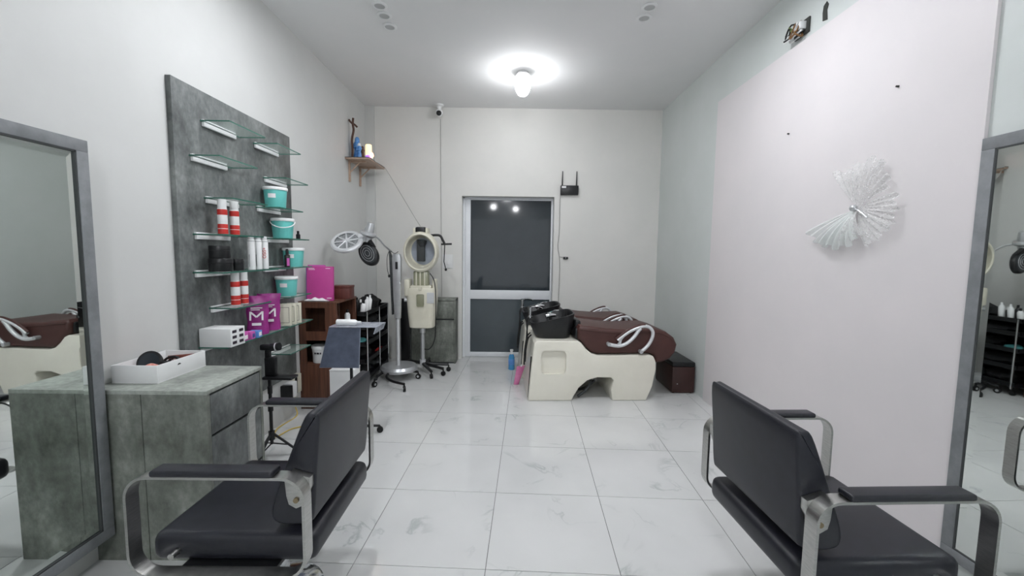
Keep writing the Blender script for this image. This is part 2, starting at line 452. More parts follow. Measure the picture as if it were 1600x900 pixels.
# ------------------------------------------------------------------ ceiling lamps
def lamps():
    def bulb(x, y, label, group=None):
        t = thing('ceiling_bulb', label, 'lamp', (x, y, ZC), 0, group)
        part('socket', MB().lathe([(0, 0), (.05, 0), (.05, -.012), (.06, -.018), (.066, -.03), (0, -.03)], 28), M_['white'], t)
        part('diffuser', MB().lathe([(0, -.03), (.066, -.03), (.078, -.05), (.082, -.08), (.082, -.115), (0, -.115)], 28), M_['diffuser'], t)
        part('bulb', MB().lathe([(0, -.115), (.081, -.115), (.08, -.125), (.076, -.155), (.066, -.19), (.048, -.22), (.025, -.235), (0, -.24)], 24), M_['bulb'], t)
        return t
    bulb(.11, 4.38, 'bright white bulb hanging from the ceiling in front of the glass door')
    def globe(x, y, label):
        t = thing('fill_globe_bulb', label, 'lamp', (x, y, ZC))
        part('socket', MB().lathe([(0, 0), (.05, 0), (.05, -.012), (.028, -.02), (.026, -.075), (0, -.075)], 20), M_['white'], t)
        part('globe', MB().lathe([(0, -.075), (.026, -.075), (.045, -.09), (.072, -.125), (.08, -.165), (.072, -.205), (.045, -.235), (0, -.246)], 24), M_['globe'], t)
    globe(-.1, -1.2, 'unseen globe bulb added on the ceiling behind the camera as frontal fill')  # added lamp, out of view, lights the back wall and cabinet fronts
    g = 'ceiling bulbs by the shop entrance'
    for x, y in ((-.62, -4.2), (.2, -4.9)):
        bulb(x, y, 'bright white ceiling bulb by the shop entrance', g)
    proto = {}
    def spot(x, y, lit, lb, gr):
        if lit not in proto:
            t = thing('recessed_downlight', lb, 'downlight', (x, y, ZC), 0, gr)
            part('ring', MB().lathe([(.036, .0), (.057, .0), (.058, -.006), (.05, -.012), (.04, -.012), (.036, .0)], 28), M_['white'], t)
            part('lens', MB().lathe([(0, -.0005), (.038, -.0005), (.038, -.009), (.03, -.007), (0, -.007)], 24), M_['fill_spot' if lit else 'offlight'], t)
            proto[lit] = t
        else:
            o = dup(proto[lit], (x, y, ZC), 0, lb); o['group'] = gr
    for side, pos in (('grey left wall', ((-.992, 3.27), (-.996, 3.40), (-1.0, 3.56))), ('wall with the white panel', ((1.0, 3.10), (1.007, 3.231), (1.012, 3.373)))):
        for x, y in pos:
            spot(x, y, 0, 'unlit recessed downlight in the ceiling row beside the '+side, 'unlit downlights beside the '+side)
    for x, side in ((-.9, 'grey wall'), (.9, 'white panel')):  # spots added just above the view to brighten the middle and back
        for k in range(3):
            spot(x, 2.45+.14*k, 1, 'unseen recessed downlight added as fill above the salon chairs on the side of the '+side, 'added fill downlights on the side of the '+side)
lamps()

# ------------------------------------------------------------------ salon chairs
def chair(name, label, loc, rz):
    t = thing(name, label, 'chair', loc, rz, 'black salon chairs')
    # seat
    st = MB().box(-.285, .275, -.268, .268, .345, .445, .032, seg=4)
    part('seat', st, M_['leather'], t)
    # backrest wedge
    prof = spline([(-.305, .85), (-.285, .868), (-.255, .855), (-.2, .72), (-.155, .60), (-.135, .525), (-.15, .487), (-.2, .478), (-.262, .488), (-.28, .52), (-.292, .68)], 4, True)
    bk = MB().prism([(p.x, p.y) for p in [Vector(q) for q in prof]], 'y', -.262, .262, .012, seg=3)
    part('backrest', bk, M_['leather'], t)
    for s in (-1, 1):
        y0 = s*.315
        loop = rrect(-.288, .288, .345, .69, .075, 7)
        part('armrest_frame', MB().band(loop, y0-.024, y0+.024, .009), M_['steel'], t)
        part('armrest_pad', MB().box(-.19, .2, y0-.03, y0+.03, .6885, .7105, .009, seg=3), M_['leather'], t)
        pl = [(-.284, .665), (-.22, .683), (-.2, .66), (-.205, .6), (-.212, .572), (-.236, .558), (-.262, .57), (-.276, .61), (-.284, .63)]
        br = part('back_bracket', MB().prism(pl, 'y', s*.263, s*.291, .0015), M_['steel'], t)
        bs = MB().cyl((-.238, s*.25, .588), (-.238, s*.296, .588), .009, n=14)
        part('bolt', bs, M_['bronze'], br)
        part('frame_bolt', MB().cyl((.18, s*.262, .39), (.18, s*.3, .39), .011, n=12), M_['steel'], t)
    part('seat_plate', MB().box(-.16, .16, -.3, .3, .33, .346, .002), M_['black'], t)
    part('hydraulic_column', MB().lathe([(0, .02), (.045, .02), (.045, .2), (.03, .2), (.03, .331), (0, .331)], 20), M_['chrome'], t)
    part('foot_pedal', MB().tube([(0, .03, .15), (.0, .14, .14), (.02, .2, .13)], .009, 8), M_['chrome'], t)
    part('base', MB().lathe([(0, 0), (.165, 0), (.17, .012), (.15, .024), (.06, .045), (0, .05)], 40), M_['chrome'], t)
    return t
chair('salon_chair', 'black leatherette salon chair with steel arms facing the mirror beside the grey cabinet', (-.935, 1.61, 0), PI)
chair('salon_chair', 'black leatherette salon chair with steel arms standing in front of the white wall panel', (1.195, 1.515, 0), .035)

# ------------------------------------------------------------------ mirrors
def mirror(label, face, wall, y0, y1, z0, z1, rz=0):
    s = 1 if face > wall else -1
    t = thing('wall_mirror', label, 'mirror', (wall, (y0+y1)/2, z0), rz)
    w = (y1-y0)/2; h = z1-z0; d = abs(face-wall); fw = .048
    X = lambda a, b: (min(s*a, s*b), max(s*a, s*b))
    x = X(0, d)
    part('frame_rail', MB().box(*x, -w, w, h-fw, h, .002), M_['frame'], t)
    part('frame_rail', MB().box(*x, -w, w, 0, fw, .002), M_['frame'], t)
    part('frame_stile', MB().box(*x, -w, -w+fw, fw, h-fw, .002), M_['frame'], t)
    part('frame_stile', MB().box(*x, w-fw, w, fw, h-fw, .002), M_['frame'], t)
    a = w-fw; k_ = min(.42, d/.1); xg = s*(d-.022*k_); xf = s*(d-.016*k_)
    lip = MB()
    xx = X(d-.03*k_, d-.006*k_)
    lip.box(*xx, -a, -a+.006, fw, h-fw).box(*xx, a-.006, a, fw, h-fw).box(*xx, -a, a, fw, fw+.006).box(*xx, -a, a, h-fw-.006, h-fw)
    part('inner_lip', lip, M_['frame_dk'], t)
    xx = X(0, d-.024*k_)
    part('mirror_backing', MB().box(*xx, -a, a, fw, h-fw), M_['frame_dk'], t, smooth=False)
    o = a-.006; i_ = a-.036; zo0 = fw+.006; zi0 = fw+.036; zo1 = h-fw-.006; zi1 = h-fw-.036
    V = [(xg, -o, zo0), (xg, o, zo0), (xg, o, zo1), (xg, -o, zo1), (xf, -i_, zi0), (xf, i_, zi0), (xf, i_, zi1), (xf, -i_, zi1)]
    part('bevelled_edge', MB().add(V, [(0, 1, 5, 4), (1, 2, 6, 5), (2, 3, 7, 6), (3, 0, 4, 7)]), M_['mirror'], t, smooth=False)
    part('mirror_glass', MB().box(*X(d-.022*k_, d-.016*k_), -i_, i_, zi0, zi1), M_['mirror'], t, smooth=False)
mirror('tall grey framed mirror on the grey wall beside the concrete-look cabinet', -1.75, XL, .62, 1.775, .135, 1.85)
mirror('tall grey framed mirror beside the white wall panel', 1.897, XR-.003, .5, 1.712, .135, 1.893, .004)

# ------------------------------------------------------------------ station cabinet and tray
def station():
    x0, x1, y0, y1, H = XL, -1.325, 1.79, 2.2, .79
    t = thing('station_cabinet', 'concrete-look cabinet with two drawers and a white tray on top', 'cabinet', (x0, y0, 0))
    D = x1-x0; W = y1-y0
    part('side_panel', MB().box(.002, .235, 0, .02, .0, H-.018), M_['concrete_dk'], t, smooth=False)
    part('side_panel', MB().box(.238, D, .001, .02, .0, H-.018), M_['concrete_dk'], t, smooth=False)
    part('body', MB().box(.002, D-.02, .02, W-.02, 0.02, H-.018), M_['black_matte'], t, smooth=False)
    part('end_panel', MB().box(.002, D, W-.02, W, 0, H-.018), M_['concrete_dk'], t, smooth=False)
    part('top', MB().box(.002, D, 0, W, H-.018, H, .001), M_['concrete_lt'], t)
    part('drawer', MB().box(D-.02, D, .023, W-.023, .582, H-.028, .001), M_['concrete'], t)
    part('drawer', MB().box(D-.02, D, .023, W-.023, .30, .568, .001), M_['concrete'], t)
    part('drawer', MB().box(D-.02, D, .023, W-.023, .02, .286, .001), M_['concrete'], t)
    tx0, tx1, ty0, ty1, z = -1.825, -1.615, 1.885, 2.19, H
    r = thing('white_tray', 'open white card tray on top of the concrete-look cabinet', 'tray', ((tx0+tx1)/2, (ty0+ty1)/2, z))
    w = (tx1-tx0)/2; l = (ty1-ty0)/2; h = .084; k = .007
    part('tray_bottom', MB().box(-w, w, -l, l, .0005, .006), M_['paper'], r, smooth=False)
    for a in ((-w, w, -l, -l+k), (-w, w, l-k, l), (-w, -w+k, -l+k, l-k), (w-k, w, -l+k, l-k)):
        part('tray_side', MB().box(*a, .006, h, .001), M_['paper'], r)
    # round brush-mirror
    b = thing('hand_mirror', 'round black hand mirror propped up inside the white tray', 'hand mirror', (-1.745, 2.0, z+.006))
    MM = T((0, 0, .062)) @ RX(math.radians(72)) @ RY(math.radians(8))
    part('mirror_back', MB().lathe([(0, -.02), (.03, -.02), (.05, -.015), (.056, 0), (.056, .006), (.05, .008), (0, .008)], 28, MM), M_['black'], b)
    part('mirror_face', MB().lathe([(0, .0085), (.046, .0085), (.047, .007)], 28, MM), M_['glass_dk'], b)
    part('handle', MB().tube([MM @ Vector((.045, 0, 0)), MM @ Vector((.1, .0, .0)), MM @ Vector((.13, -.01, 0))], [.011, .01, .012], 8), M_['black'], b)
    def cl(u, v):
        x = -.075+.15*u; y = -.1+.23*v
        return (x, y, .02+.05*math.exp(-((u-.55)/.3)**2)*math.exp(-((v-.3)/.32)**2)+.014*math.sin(9*u+5*v)*.5+.012*math.sin(v*11))
    c = MB().grid(cl, 16, 18)
    n = len(c.v); c.v += [v-Vector((0, 0, .004)) for v in c.v]; c.f += [[i+n for i in f][::-1] for f in c.f]
    tag(part('folded_cloth', c, M_['peach'], None, (-1.705, 1.985, z+.006)), 'crumpled peach patterned cloth lying in the white tray', 'cloth')
    q = thing('hair_comb', 'brown comb lying on the peach cloth in the tray', 'comb', (-1.695, 2.13, z+.03), .5)
    part('comb_spine', MB().box(-.055, .055, -.004, .004, .028, .046, .002), M_['comb'], q)
    tt = MB()
    for i in range(14): tt.box(-.052+i*.008, -.049+i*.008, -.0018, .0018, .004, .03)
    part('comb_teeth', tt, M_['comb'], q)
    g = thing('hair_clip', 'black hair clip beside the comb in the white tray', 'hair clip', (-1.70, 2.07, z+.02))
    part('clip_jaw', MB().tube(spline([(-.03, -.02, .03), (-.01, -.01, .055), (.02, .0, .06), (.035, .005, .04)], 5), [.006]*16, 8), M_['black'], g)
    part('clip_jaw', MB().tube(spline([(-.025, .0, .02), (-.005, .005, .045), (.022, .012, .055), (.035, .012, .03)], 5), [.006]*16, 8), M_['black'], g)
station()

# ------------------------------------------------------------------ display board with glass shelves
ROWS = {1: 2.15, 2: 1.93, 3: 1.705, 4: 1.487, 5: 1.267, 6: 1.045, 7: .825, 8: .618}
GT = .013                                             # glass top above the row height
BX = -1.82                                            # front of the board
def display():
    t = thing('display_board', 'tall concrete-look display board with staggered glass shelves on the left wall', 'display shelf', (BX, 2.92, .365))
    part('board', MB().box(XL-BX, 0, -.605, .6, 0, 1.97, .0015), M_['concrete'], t)
    gm = {}
    def shelf(y0, ln, row, br=.32):
        z = ROWS[row]-.365
        m = MB().box(0, .172, 0, ln, .005, .013)
        me = m.mesh('glass_shelf', False); me.materials.append(M_['glass']); me.materials.append(M_['glass_edge'])
        for p in me.polygons:
            if abs(p.normal.z) < .5: p.material_index = 1
        g = part('glass_shelf', me, None, t, (0.001, y0-2.92, z))
        part('bracket', MB().box(0, .016, .012, .012+br-.03, -.019, .005, .002).box(.0, .012, .012, .012+br-.03, .013, .021, .001), M_['white'], g)
    for row, y0, ln in ((1, 2.515, .36), (2, 2.415, .36), (3, 2.515, .36), (4, 2.415, .4), (5, 2.40, .58), (6, 2.515, .36), (7, 2.415, .66),
                        (1, 3.02, .33), (2, 3.125, .33), (3, 3.02, .34), (4, 3.13, .32), (5, 3.07, .42), (6, 3.13, .33), (7, 3.11, .36), (8, 3.1, .33)):
        shelf(y0, ln, row)
    def top(r): return ROWS[r]+GT
    # spray cans
    def can(y, r, label, grp, x=-1.74):
        t = thing('spray_can', label, 'spray can', (x, y, top(r)), random.uniform(-.4, .4), grp)
        part('can_body', MB().lathe([(0, 0), (.024, 0), (.026, .004), (.026, .152), (.0235, .158), (0, .158)], 24), M_['white'], t)
        part('cap', MB().lathe([(0, .158), (.0235, .158), (.0235, .208), (.021, .212), (0, .212)], 24), M_['white'], t)
        part('print_band', MB().lathe([(.0262, .004), (.0264, .005), (.0264, .062), (.0262, .063)], 24), M_['red'], t)
        part('print_band', MB().lathe([(.0262, .118), (.0264, .119), (.0264, .15), (.0262, .151)], 24), M_['red'], t)
        part('print_line', MB().lathe([(.0265, .034), (.0266, .0345), (.0266, .0365), (.0265, .037)], 24), M_['white_print'], t)
        for zz, s_ in ((.09, .012), (.02, .008)):
            pass
        return t
    can(2.555, 4, 'white spray can with red bands on the shelf above the stacked black jars', 'spray cans above the black jars')
    can(2.665, 4, 'white spray can with red bands on the shelf above the stacked black jars', 'spray cans above the black jars')
    can(2.645, 6, 'white spray can with red bands on the shelf above the purple bags', 'spray cans above the purple bags')
    can(2.728, 6, 'white spray can with red bands on the shelf above the purple bags', 'spray cans above the purple bags')
    # teal tubs
    def tub(y, r, label, handle=False, x=-1.735):
        t = thing('teal_tub', label, 'tub', (x, y, top(r)), 0, 'teal tubs on the glass shelves')
        part('tub_body', MB().lathe([(0, 0), (.064, 0), (.067, .004), (.077, .128), (0, .128)], 32), M_['teal'], t)
        part('lid', MB().lathe([(0, .128), (.081, .128), (.083, .132), (.083, .146), (.08, .15), (.074, .15), (.07, .146), (0, .146)], 32), M_['white'], t)
        if handle:
            pts = []
            for k in range(17):
                a = PI*k/16
                pts.append((.085*math.cos(a)*.98-.0, -.084*math.sin(a)**.6 if k not in (0, 16) else 0, .128-.05*math.sin(a)))
            part('handle', MB().tube(pts, .004, 6, M=RZ(.5)), M_['white'], t)
        else:
            lab = []
            A0, A1 = -1.75, -1.05
            m = MB()
            V = []; Fc = []
            for k in range(7):
                a = A0+(A1-A0)*k/6
                for z in (.07, .1):
                    rr = .067+.010*z/.128+.0008
                    V.append((rr*math.cos(a), rr*math.sin(a), z))
            for k in range(6): Fc.append((2*k, 2*k+2, 2*k+3, 2*k+1))
            part('label_print', m.add(V, Fc), M_['white_print'], t)
        return t
    tub(3.13, 3, 'teal tub with white lid, topmost of the tubs on the glass shelves')
    tub(3.215, 4, 'teal tub with a white carrying handle slung across its front', True)
    tub(3.36, 5, 'teal tub standing beside the slim black and pink bottle')
    tub(3.245, 6, 'teal tub on the shelf just above the cream boxes')
    # jars
    def jar(x, y, z, r, h, label):
        t = thing('black_jar', label, 'jar', (x, y, z), 0, 'black jars')
        part('jar_body', MB().lathe([(0, 0), (r*.97, 0), (r, .004), (r, h*.62), (0, h*.62)], 32), M_['black'], t)
        part('lid', MB().lathe([(0, h*.62), (r*1.02, h*.63), (r*1.02, h-.004), (r*.98, h), (0, h)], 32), M_['black'], t)
    z5 = top(5)
    jar(-1.735, 2.515, z5, .062, .078, 'wide black jar at the bottom of the stack of jars')
    jar(-1.735, 2.51, z5+.0785, .055, .075, 'black jar standing on top of another black jar')
    jar(-1.725, 2.645, z5, .04, .072, 'small black jar beside the stacked black jars')
    # tall white bottles
    for k, (y, lb) in enumerate(((2.775, 'tall white styling bottle beside the small black jar'), (2.85, 'tall white styling bottle between two others'), (2.925, 'tall white styling bottle with red lettering down its side'))):
        t = thing('styling_bottle', lb, 'bottle', (-1.71, y, z5), 0, 'tall white styling bottles')
        part('bottle_body', MB().lathe([(0, 0), (.021, 0), (.0225, .004), (.0225, .19), (.018, .2), (0, .2)], 22), M_['white'], t)
        part('cap', MB().lathe([(0, .2), (.0165, .2), (.0165, .22), (.014, .223), (0, .223)], 20), M_['silver_lt'], t)
        part('collar', MB().lathe([(.0227, .186), (.023, .187), (.023, .19), (.0227, .191)], 22), M_['silver'], t)
        if k == 2:
            lettering('OSiS+', .03, M_['red'], t, T((.0105, -.0208, .11)) @ RZ(.45) @ RX(PI/2) @ RZ(PI/2))
        else:
            part('print_line', MB().box(-.001, .001, -.0233, -.0226, .02, .1), M_['dark_print'], t)
    # dark bottles
    t = thing('small_bottle', 'tiny black bottle on the shelf beside the tub with a handle', 'bottle', (-1.71, 3.395, top(4)))
    part('bottle_body', MB().lathe([(0, 0), (.015, 0), (.016, .003), (.016, .036), (.008, .045), (0, .045)], 18), M_['black'], t)
    part('cap', MB().lathe([(0, .045), (.009, .045), (.009, .066), (0, .067)], 16), M_['black'], t)
    t = thing('slim_bottle', 'slim black bottle with pink label beside a teal tub', 'bottle', (-1.70, 3.2, top(5)), .3)
    part('bottle_body', MB().box(-.018, .018, -.018, .018, 0, .095, .006), M_['black'], t)
    part('cap', MB().lathe([(0, .095), (.011, .095), (.011, .125), (.008, .14), (0, .14)], 16), M_['black'], t)
    part('label_print', MB().box(.0, .0185, -.0186, -.0175, .012, .07), M_['pinkbox'], t)
    # carton with six windows
    z7 = top(7)
    t = thing('white_carton', 'long white carton with six dark squares on its end', 'carton', (-1.72, 2.46, z7), 0)
    part('carton_body', MB().box(-.092, .092, -.045, .085, 0, .108, .001), M_['paper'], t)
    for i in range(2):
        for j in range(3):
            part('print_square', MB().box(.092, .0927, -.03+i*.062, .008+i*.062, .014+j*.033, .031+j*.033), M_['dark_print'], t)
    for k, (x, y, m, lb, d) in enumerate(((-1.685, 2.60, 'pinkbox', 'small pink carton beside the white carton with dark squares', .055), (-1.675, 2.66, 'pinkbox', 'small pink carton with a violet stripe next to the blue carton', .045), (-1.665, 2.715, 'bluebox', 'small blue and white carton in front of the purple bags', .05))):
        t = thing('small_carton', lb, 'carton', (x, y, z7), .12)
        part('carton_body', MB().box(-.035, .028, -d/2, d/2, 0, .052-.004*k, .001), M_[m], t)
        part('print_panel', MB().box(.028, .0286, -d/2+.008, d/2-.008, .01, .035), M_['white_print' if k != 1 else 'violet_line'], t)
    # purple bags
    def bag(x, y, rz, label):
        t = thing('purple_bag', label, 'bag', (x, y, z7), rz, 'purple foil bags')
        W, Hh = .072, .262
        def prof(v): return .034*math.sin(PI*min(1, (v*.72+.28)))**.8*(1-.15*v) if v < 1 else 0
        m = MB()
        for sg in (-1, 1):
            def fn(u, v, sg=sg):
                uu = 2*u-1
                w = W*(.9+.2*max(0, v-.55)*1.4+.04*math.sin(v*14))
                th = max(.0015, .036*(1-v)**.55*(1-.0*v))*max(0, 1-uu*uu)**.5+.0008
                return (uu*w, sg*th+.004*math.sin(7*v+4*uu)*v, v*Hh)
            m.grid(fn, 15, 16)
        bd = part('bag_body', m, M_['magenta'], t)
        def zfront(v): return -(max(.0015, .036*(1-v)**.55))-.003
        Mx = T((0, zfront(.38)-.001, .128)) @ RX(PI/2-.12)
        mm = MB()
        def stroke(a, b, w=.011):
            a = Vector(a); b = Vector(b); d = (b-a).normalized(); n = Vector((-d.y, d.x))*w/2
            mm.prism([tuple(a+n), tuple(a-n), tuple(b-n), tuple(b+n)], 'z', 0, .0008, M=Mx)
        for p, q in (((-.036, -.03), (-.036, .03)), ((-.036, .028), (.0, -.008)), ((.0, -.008), (.036, .028)), ((.036, .03), (.036, -.03))): stroke(p, q)
        part('letter_print', mm, M_['white_print'], t)
        part('label_print', MB().box(-.028, .028, -.0365, -.0355, .062, .08, M=RX(-.02)), M_['white_print'], t)
        part('label_print', MB().box(-.035, .035, 0, .0008, 0, .006, M=T((0, zfront(.66)-.002, .178)) @ RX(-.1)).box(-.035, .02, 0, .0008, -.012, -.007, M=T((0, zfront(.66)-.002, .178)) @ RX(-.1)), M_['white_print'], t)
        return t
    bag(-1.715, 2.825, .32, 'purple foil bag with big white M behind the small cartons')
    bag(-1.725, 2.985, .42, 'purple foil bag with white M partly hidden behind the other bag')
    # cream boxes
    for k in range(3):
        t = thing('cream_box', ('foremost', 'middle', 'rearmost')[k]+' of three flat cream boxes with printed border on the lowest filled shelf', 'box', (-1.715+.006*k, 3.16+.062*k, top(7)), .3)
        part('box_body', MB().box(-.05, .05, -.014, .014, 0, .165-.003*k, .001), M_['cream2'], t)
        part('border_print', MB().box(-.036, .036, -.0146, -.014, .02, .0225).box(-.036, .036, -.0146, -.014, .137, .1395).box(-.036, -.0335, -.0146, -.014, .02, .139).box(.0335, .036, -.0146, -.014, .02, .139), M_['dark_print'], t)
display()

# ------------------------------------------------------------------ back left corner
def wood_cabinet():
    x0, x1, y0, y1, H = XL+.003, -1.515, 3.63, 4.12, .965
    t = thing('wooden_shelf_unit', 'dark walnut shelf unit with open compartments in the corner by the display board', 'shelf unit', (x0, y0, 0))
    D = x1-x0; W = y1-y0; w = 'wood'
    part('top', MB().box(0, D, 0, W, H-.018, H, .001), M_['wood'], t)
    part('base_panel', MB().box(0, D, 0, W, 0, .405, .001), M_['wood'], t)
    part('shelf', MB().box(.015, D-.005, .012, W-.012, .645, .68), M_['wood_in'], t, smooth=False)
    part('back_panel', MB().box(0, .012, .0, W, .405, H-.018), M_['wood_in'], t, smooth=False)
    part('front_stile', MB().box(0.012, .06, 0, .012, .405, H-.018), M_['wood'], t, smooth=False)
    part('front_stile', MB().box(.232, D, 0, .018, .405, H-.018), M_['wood'], t, smooth=False)
    part('front_rail', MB().box(.06, .232, 0, .012, .62, .70), M_['wood'], t, smooth=False)
    part('front_rail', MB().box(.06, .232, 0, .012, .91, H-.018), M_['wood'], t, smooth=False)
    part('end_panel', MB().box(.012, D, W-.018, W, .405, H-.018), M_['wood'], t, smooth=False)
    part('divider', MB().box(.012, D-.06, .2, .215, .68, H-.018), M_['wood_in'], t, smooth=False)
    part('corner_post', MB().box(D-.03, D, .45, W, .405, H-.018), M_['wood'], t, smooth=False)
    part('side_rail', MB().box(D-.012, D, .018, .45, .405, .66), M_['wood'], t, smooth=False)
    z = H
    # things on it
    q = thing('magenta_folder', 'upright magenta folder box standing on the walnut shelf unit', 'folder', (-1.69, 3.72, z), .1)
    part('folder_body', MB().box(-.112, .112, -.02, .02, 0, .305, .002, M=RX(-.05)), M_['pink'], q)
    part('page_edge', MB().box(-.118, -.1125, -.016, .018, .004, .30, M=RX(-.05)), M_['violet_line'], q)
    part('top_card', MB().box(-.105, .04, -.012, .016, .305, .318, M=RX(-.05)), M_['pinkbox'], q)
    lm = RX(-.05)
    part('print_line', MB().box(-.095, -.045, -.0206, -.02, .285, .289, M=lm).box(-.095, -.04, -.0206, -.02, .275, .279, M=lm).box(.05, .09, -.0206, -.02, .285, .289, M=lm).box(.06, .1, -.0206, -.02, .02, .026, M=lm), M_['white_print'], q)
    q = thing('wooden_box', 'small reddish brown wooden box on the walnut shelf unit beside the magenta folder', 'box', (-1.575, 3.93, z), .05)
    part('box_body', MB().box(-.085, .085, -.07, .07, 0, .1, .002), M_['redwood'], q)
    part('lid', MB().box(-.088, .088, -.073, .073, .1, .122, .003), M_['redwood'], q)
    def cl(u, v): return (-.1+.2*u, -.035+.07*v, .004+.022*math.sin(PI*u)*math.sin(PI*v)+.006*math.sin(19*u)*math.sin(PI*v)+.004)
    c = MB().grid(cl, 20, 8); n = len(c.v); c.v += [Vector((v.x, v.y, .0005)) for v in c.v]; c.f += [[i+n for i in f][::-1] for f in c.f]
    tag(part('crumpled_tissue', c, M_['paper'], None, (-1.70, 3.665, z)), 'crumpled white tissue at the foot of the magenta folder', 'tissue')
    # inside
    q = thing('white_bucket', 'white lidded plastic bucket in the lower compartment of the walnut shelf unit', 'bucket', (-1.70, 3.735, .405))
    part('bucket_body', MB().lathe([(0, 0), (.07, 0), (.073, .003), (.08, .13), (0, .13)], 28), M_['paper'], q)
    part('lid', MB().lathe([(0, .13), (.085, .13), (.085, .15), (.08, .155), (0, .155)], 28), M_['white'], q)
    part('label_print', MB().box(-.03, -.016, -.0785, -.077, .085, .1).box(-.01, .012, -.08, -.0785, .085, .1).box(.018, .03, -.0785, -.077, .085, .1), M_['dark_print'], q)
    q = thing('leaning_frame', 'brown wooden frame leaning inside the upper compartment of the walnut unit', 'frame', (-1.6, 3.75, .68))
    part('frame_bar', MB().box(-.012, .012, -.012, .012, 0, .2, .001, M=RX(-.45)), M_['redwood'], q)
    part('frame_bar', MB().box(-.012, .012, -.012, .012, 0, .16, .001, M=T((.02, .09, 0)) @ RX(.4)), M_['redwood'], q)
    q = thing('shelf_bottle', 'white bottle inside the upper compartment of the walnut unit', 'bottle', (-1.56, 3.99, .68))
    part('bottle_body', MB().lathe([(0, 0), (.024, 0), (.026, .003), (.026, .12), (.014, .14), (0, .14)], 20), M_['white'], q)
    part('cap', MB().lathe([(0, .14), (.013, .14), (.013, .17), (0, .17)], 16), M_['black'], q)
    q = thing('floor_carton', 'white carton on the floor in front of the walnut shelf unit', 'carton', (-1.385, 3.47, 0), .05)
    part('carton_body', MB().box(-.1, .1, -.08, .08, 0, .42, .002), M_['paper'], q)
    part('lid_flap', MB().box(-.102, .102, -.082, .082, .42, .427, .001), M_['white'], q)
wood_cabinet()

def tray_stand():
    t = thing('tray_stand', 'rolling salon tray stand with slate blue drop front and a white tube on its ledge', 'tray stand', (-1.16, 3.02, 0))
    # front flap leans towards the viewer at the bottom
    flap = MB().prism([(-.165, 0), (.115, -.0), (.1, .285), (-.125, .285)], 'y', -.004, .004, M=T((-.025, -.09, .578)) @ RX(-.28))
    part('drop_front', flap, M_['slate'], t)
    rim = MB().tube([(-.165, 0, 0), (.115, 0, 0), (.1, 0, .285), (-.125, 0, .285)], .003, 6, True, M=T((-.025, -.09, .578)) @ RX(-.28))
    part('flap_rim', rim, M_['rim'], t)
    part('ledge', MB().box(-.15, .19, -.02, .2, .856, .862, .002), M_['acrylic'], t)
    part('ledge_lip', MB().prism([(.19, .862), (.2, .862), (.18, .81), (.172, .81)], 'y', -.02, .2), M_['acrylic'], t)
    part('pole', MB().cyl((-.03, .08, .06), (-.03, .08, .856), .011, n=14), M_['black'], t)
    part('hub', MB().cyl((-.03, .08, .05), (-.03, .08, .11), .025, n=14), M_['black'], t)
    for k in range(5):
        a = 2*PI*k/5+.3; e = (-.03+.2*math.cos(a), .08+.2*math.sin(a), .055)
        lg = part('leg', MB().tube([(-.03, .08, .075), e], [.014, .009], 8), M_['black'], t)
        part('caster', MB().cyl((e[0]-.01*math.sin(a), e[1]+.01*math.cos(a), .024), (e[0]+.01*math.sin(a), e[1]-.01*math.cos(a), .024), .024, n=14).cyl(e, (e[0], e[1], .03), .006, n=8), M_['rubber'], lg)
    q = thing('white_tube', 'white tube lying on the ledge of the slate blue tray stand', 'tube', (-1.2, 3.06, .862), 0)
    part('tube_body', MB().lathe([(0, -.075), (.02, -.075), (.022, -.07), (.022, .06), (.012, .075), (0, .075)], 20, T((0, 0, .0225)) @ RY(PI/2)), M_['white'], q)
    part('cap', MB().lathe([(0, .075), (.011, .075), (.009, .105), (0, .105)], 16, T((0, 0, .0225)) @ RY(PI/2)), M_['silver_lt'], q)
tray_stand()

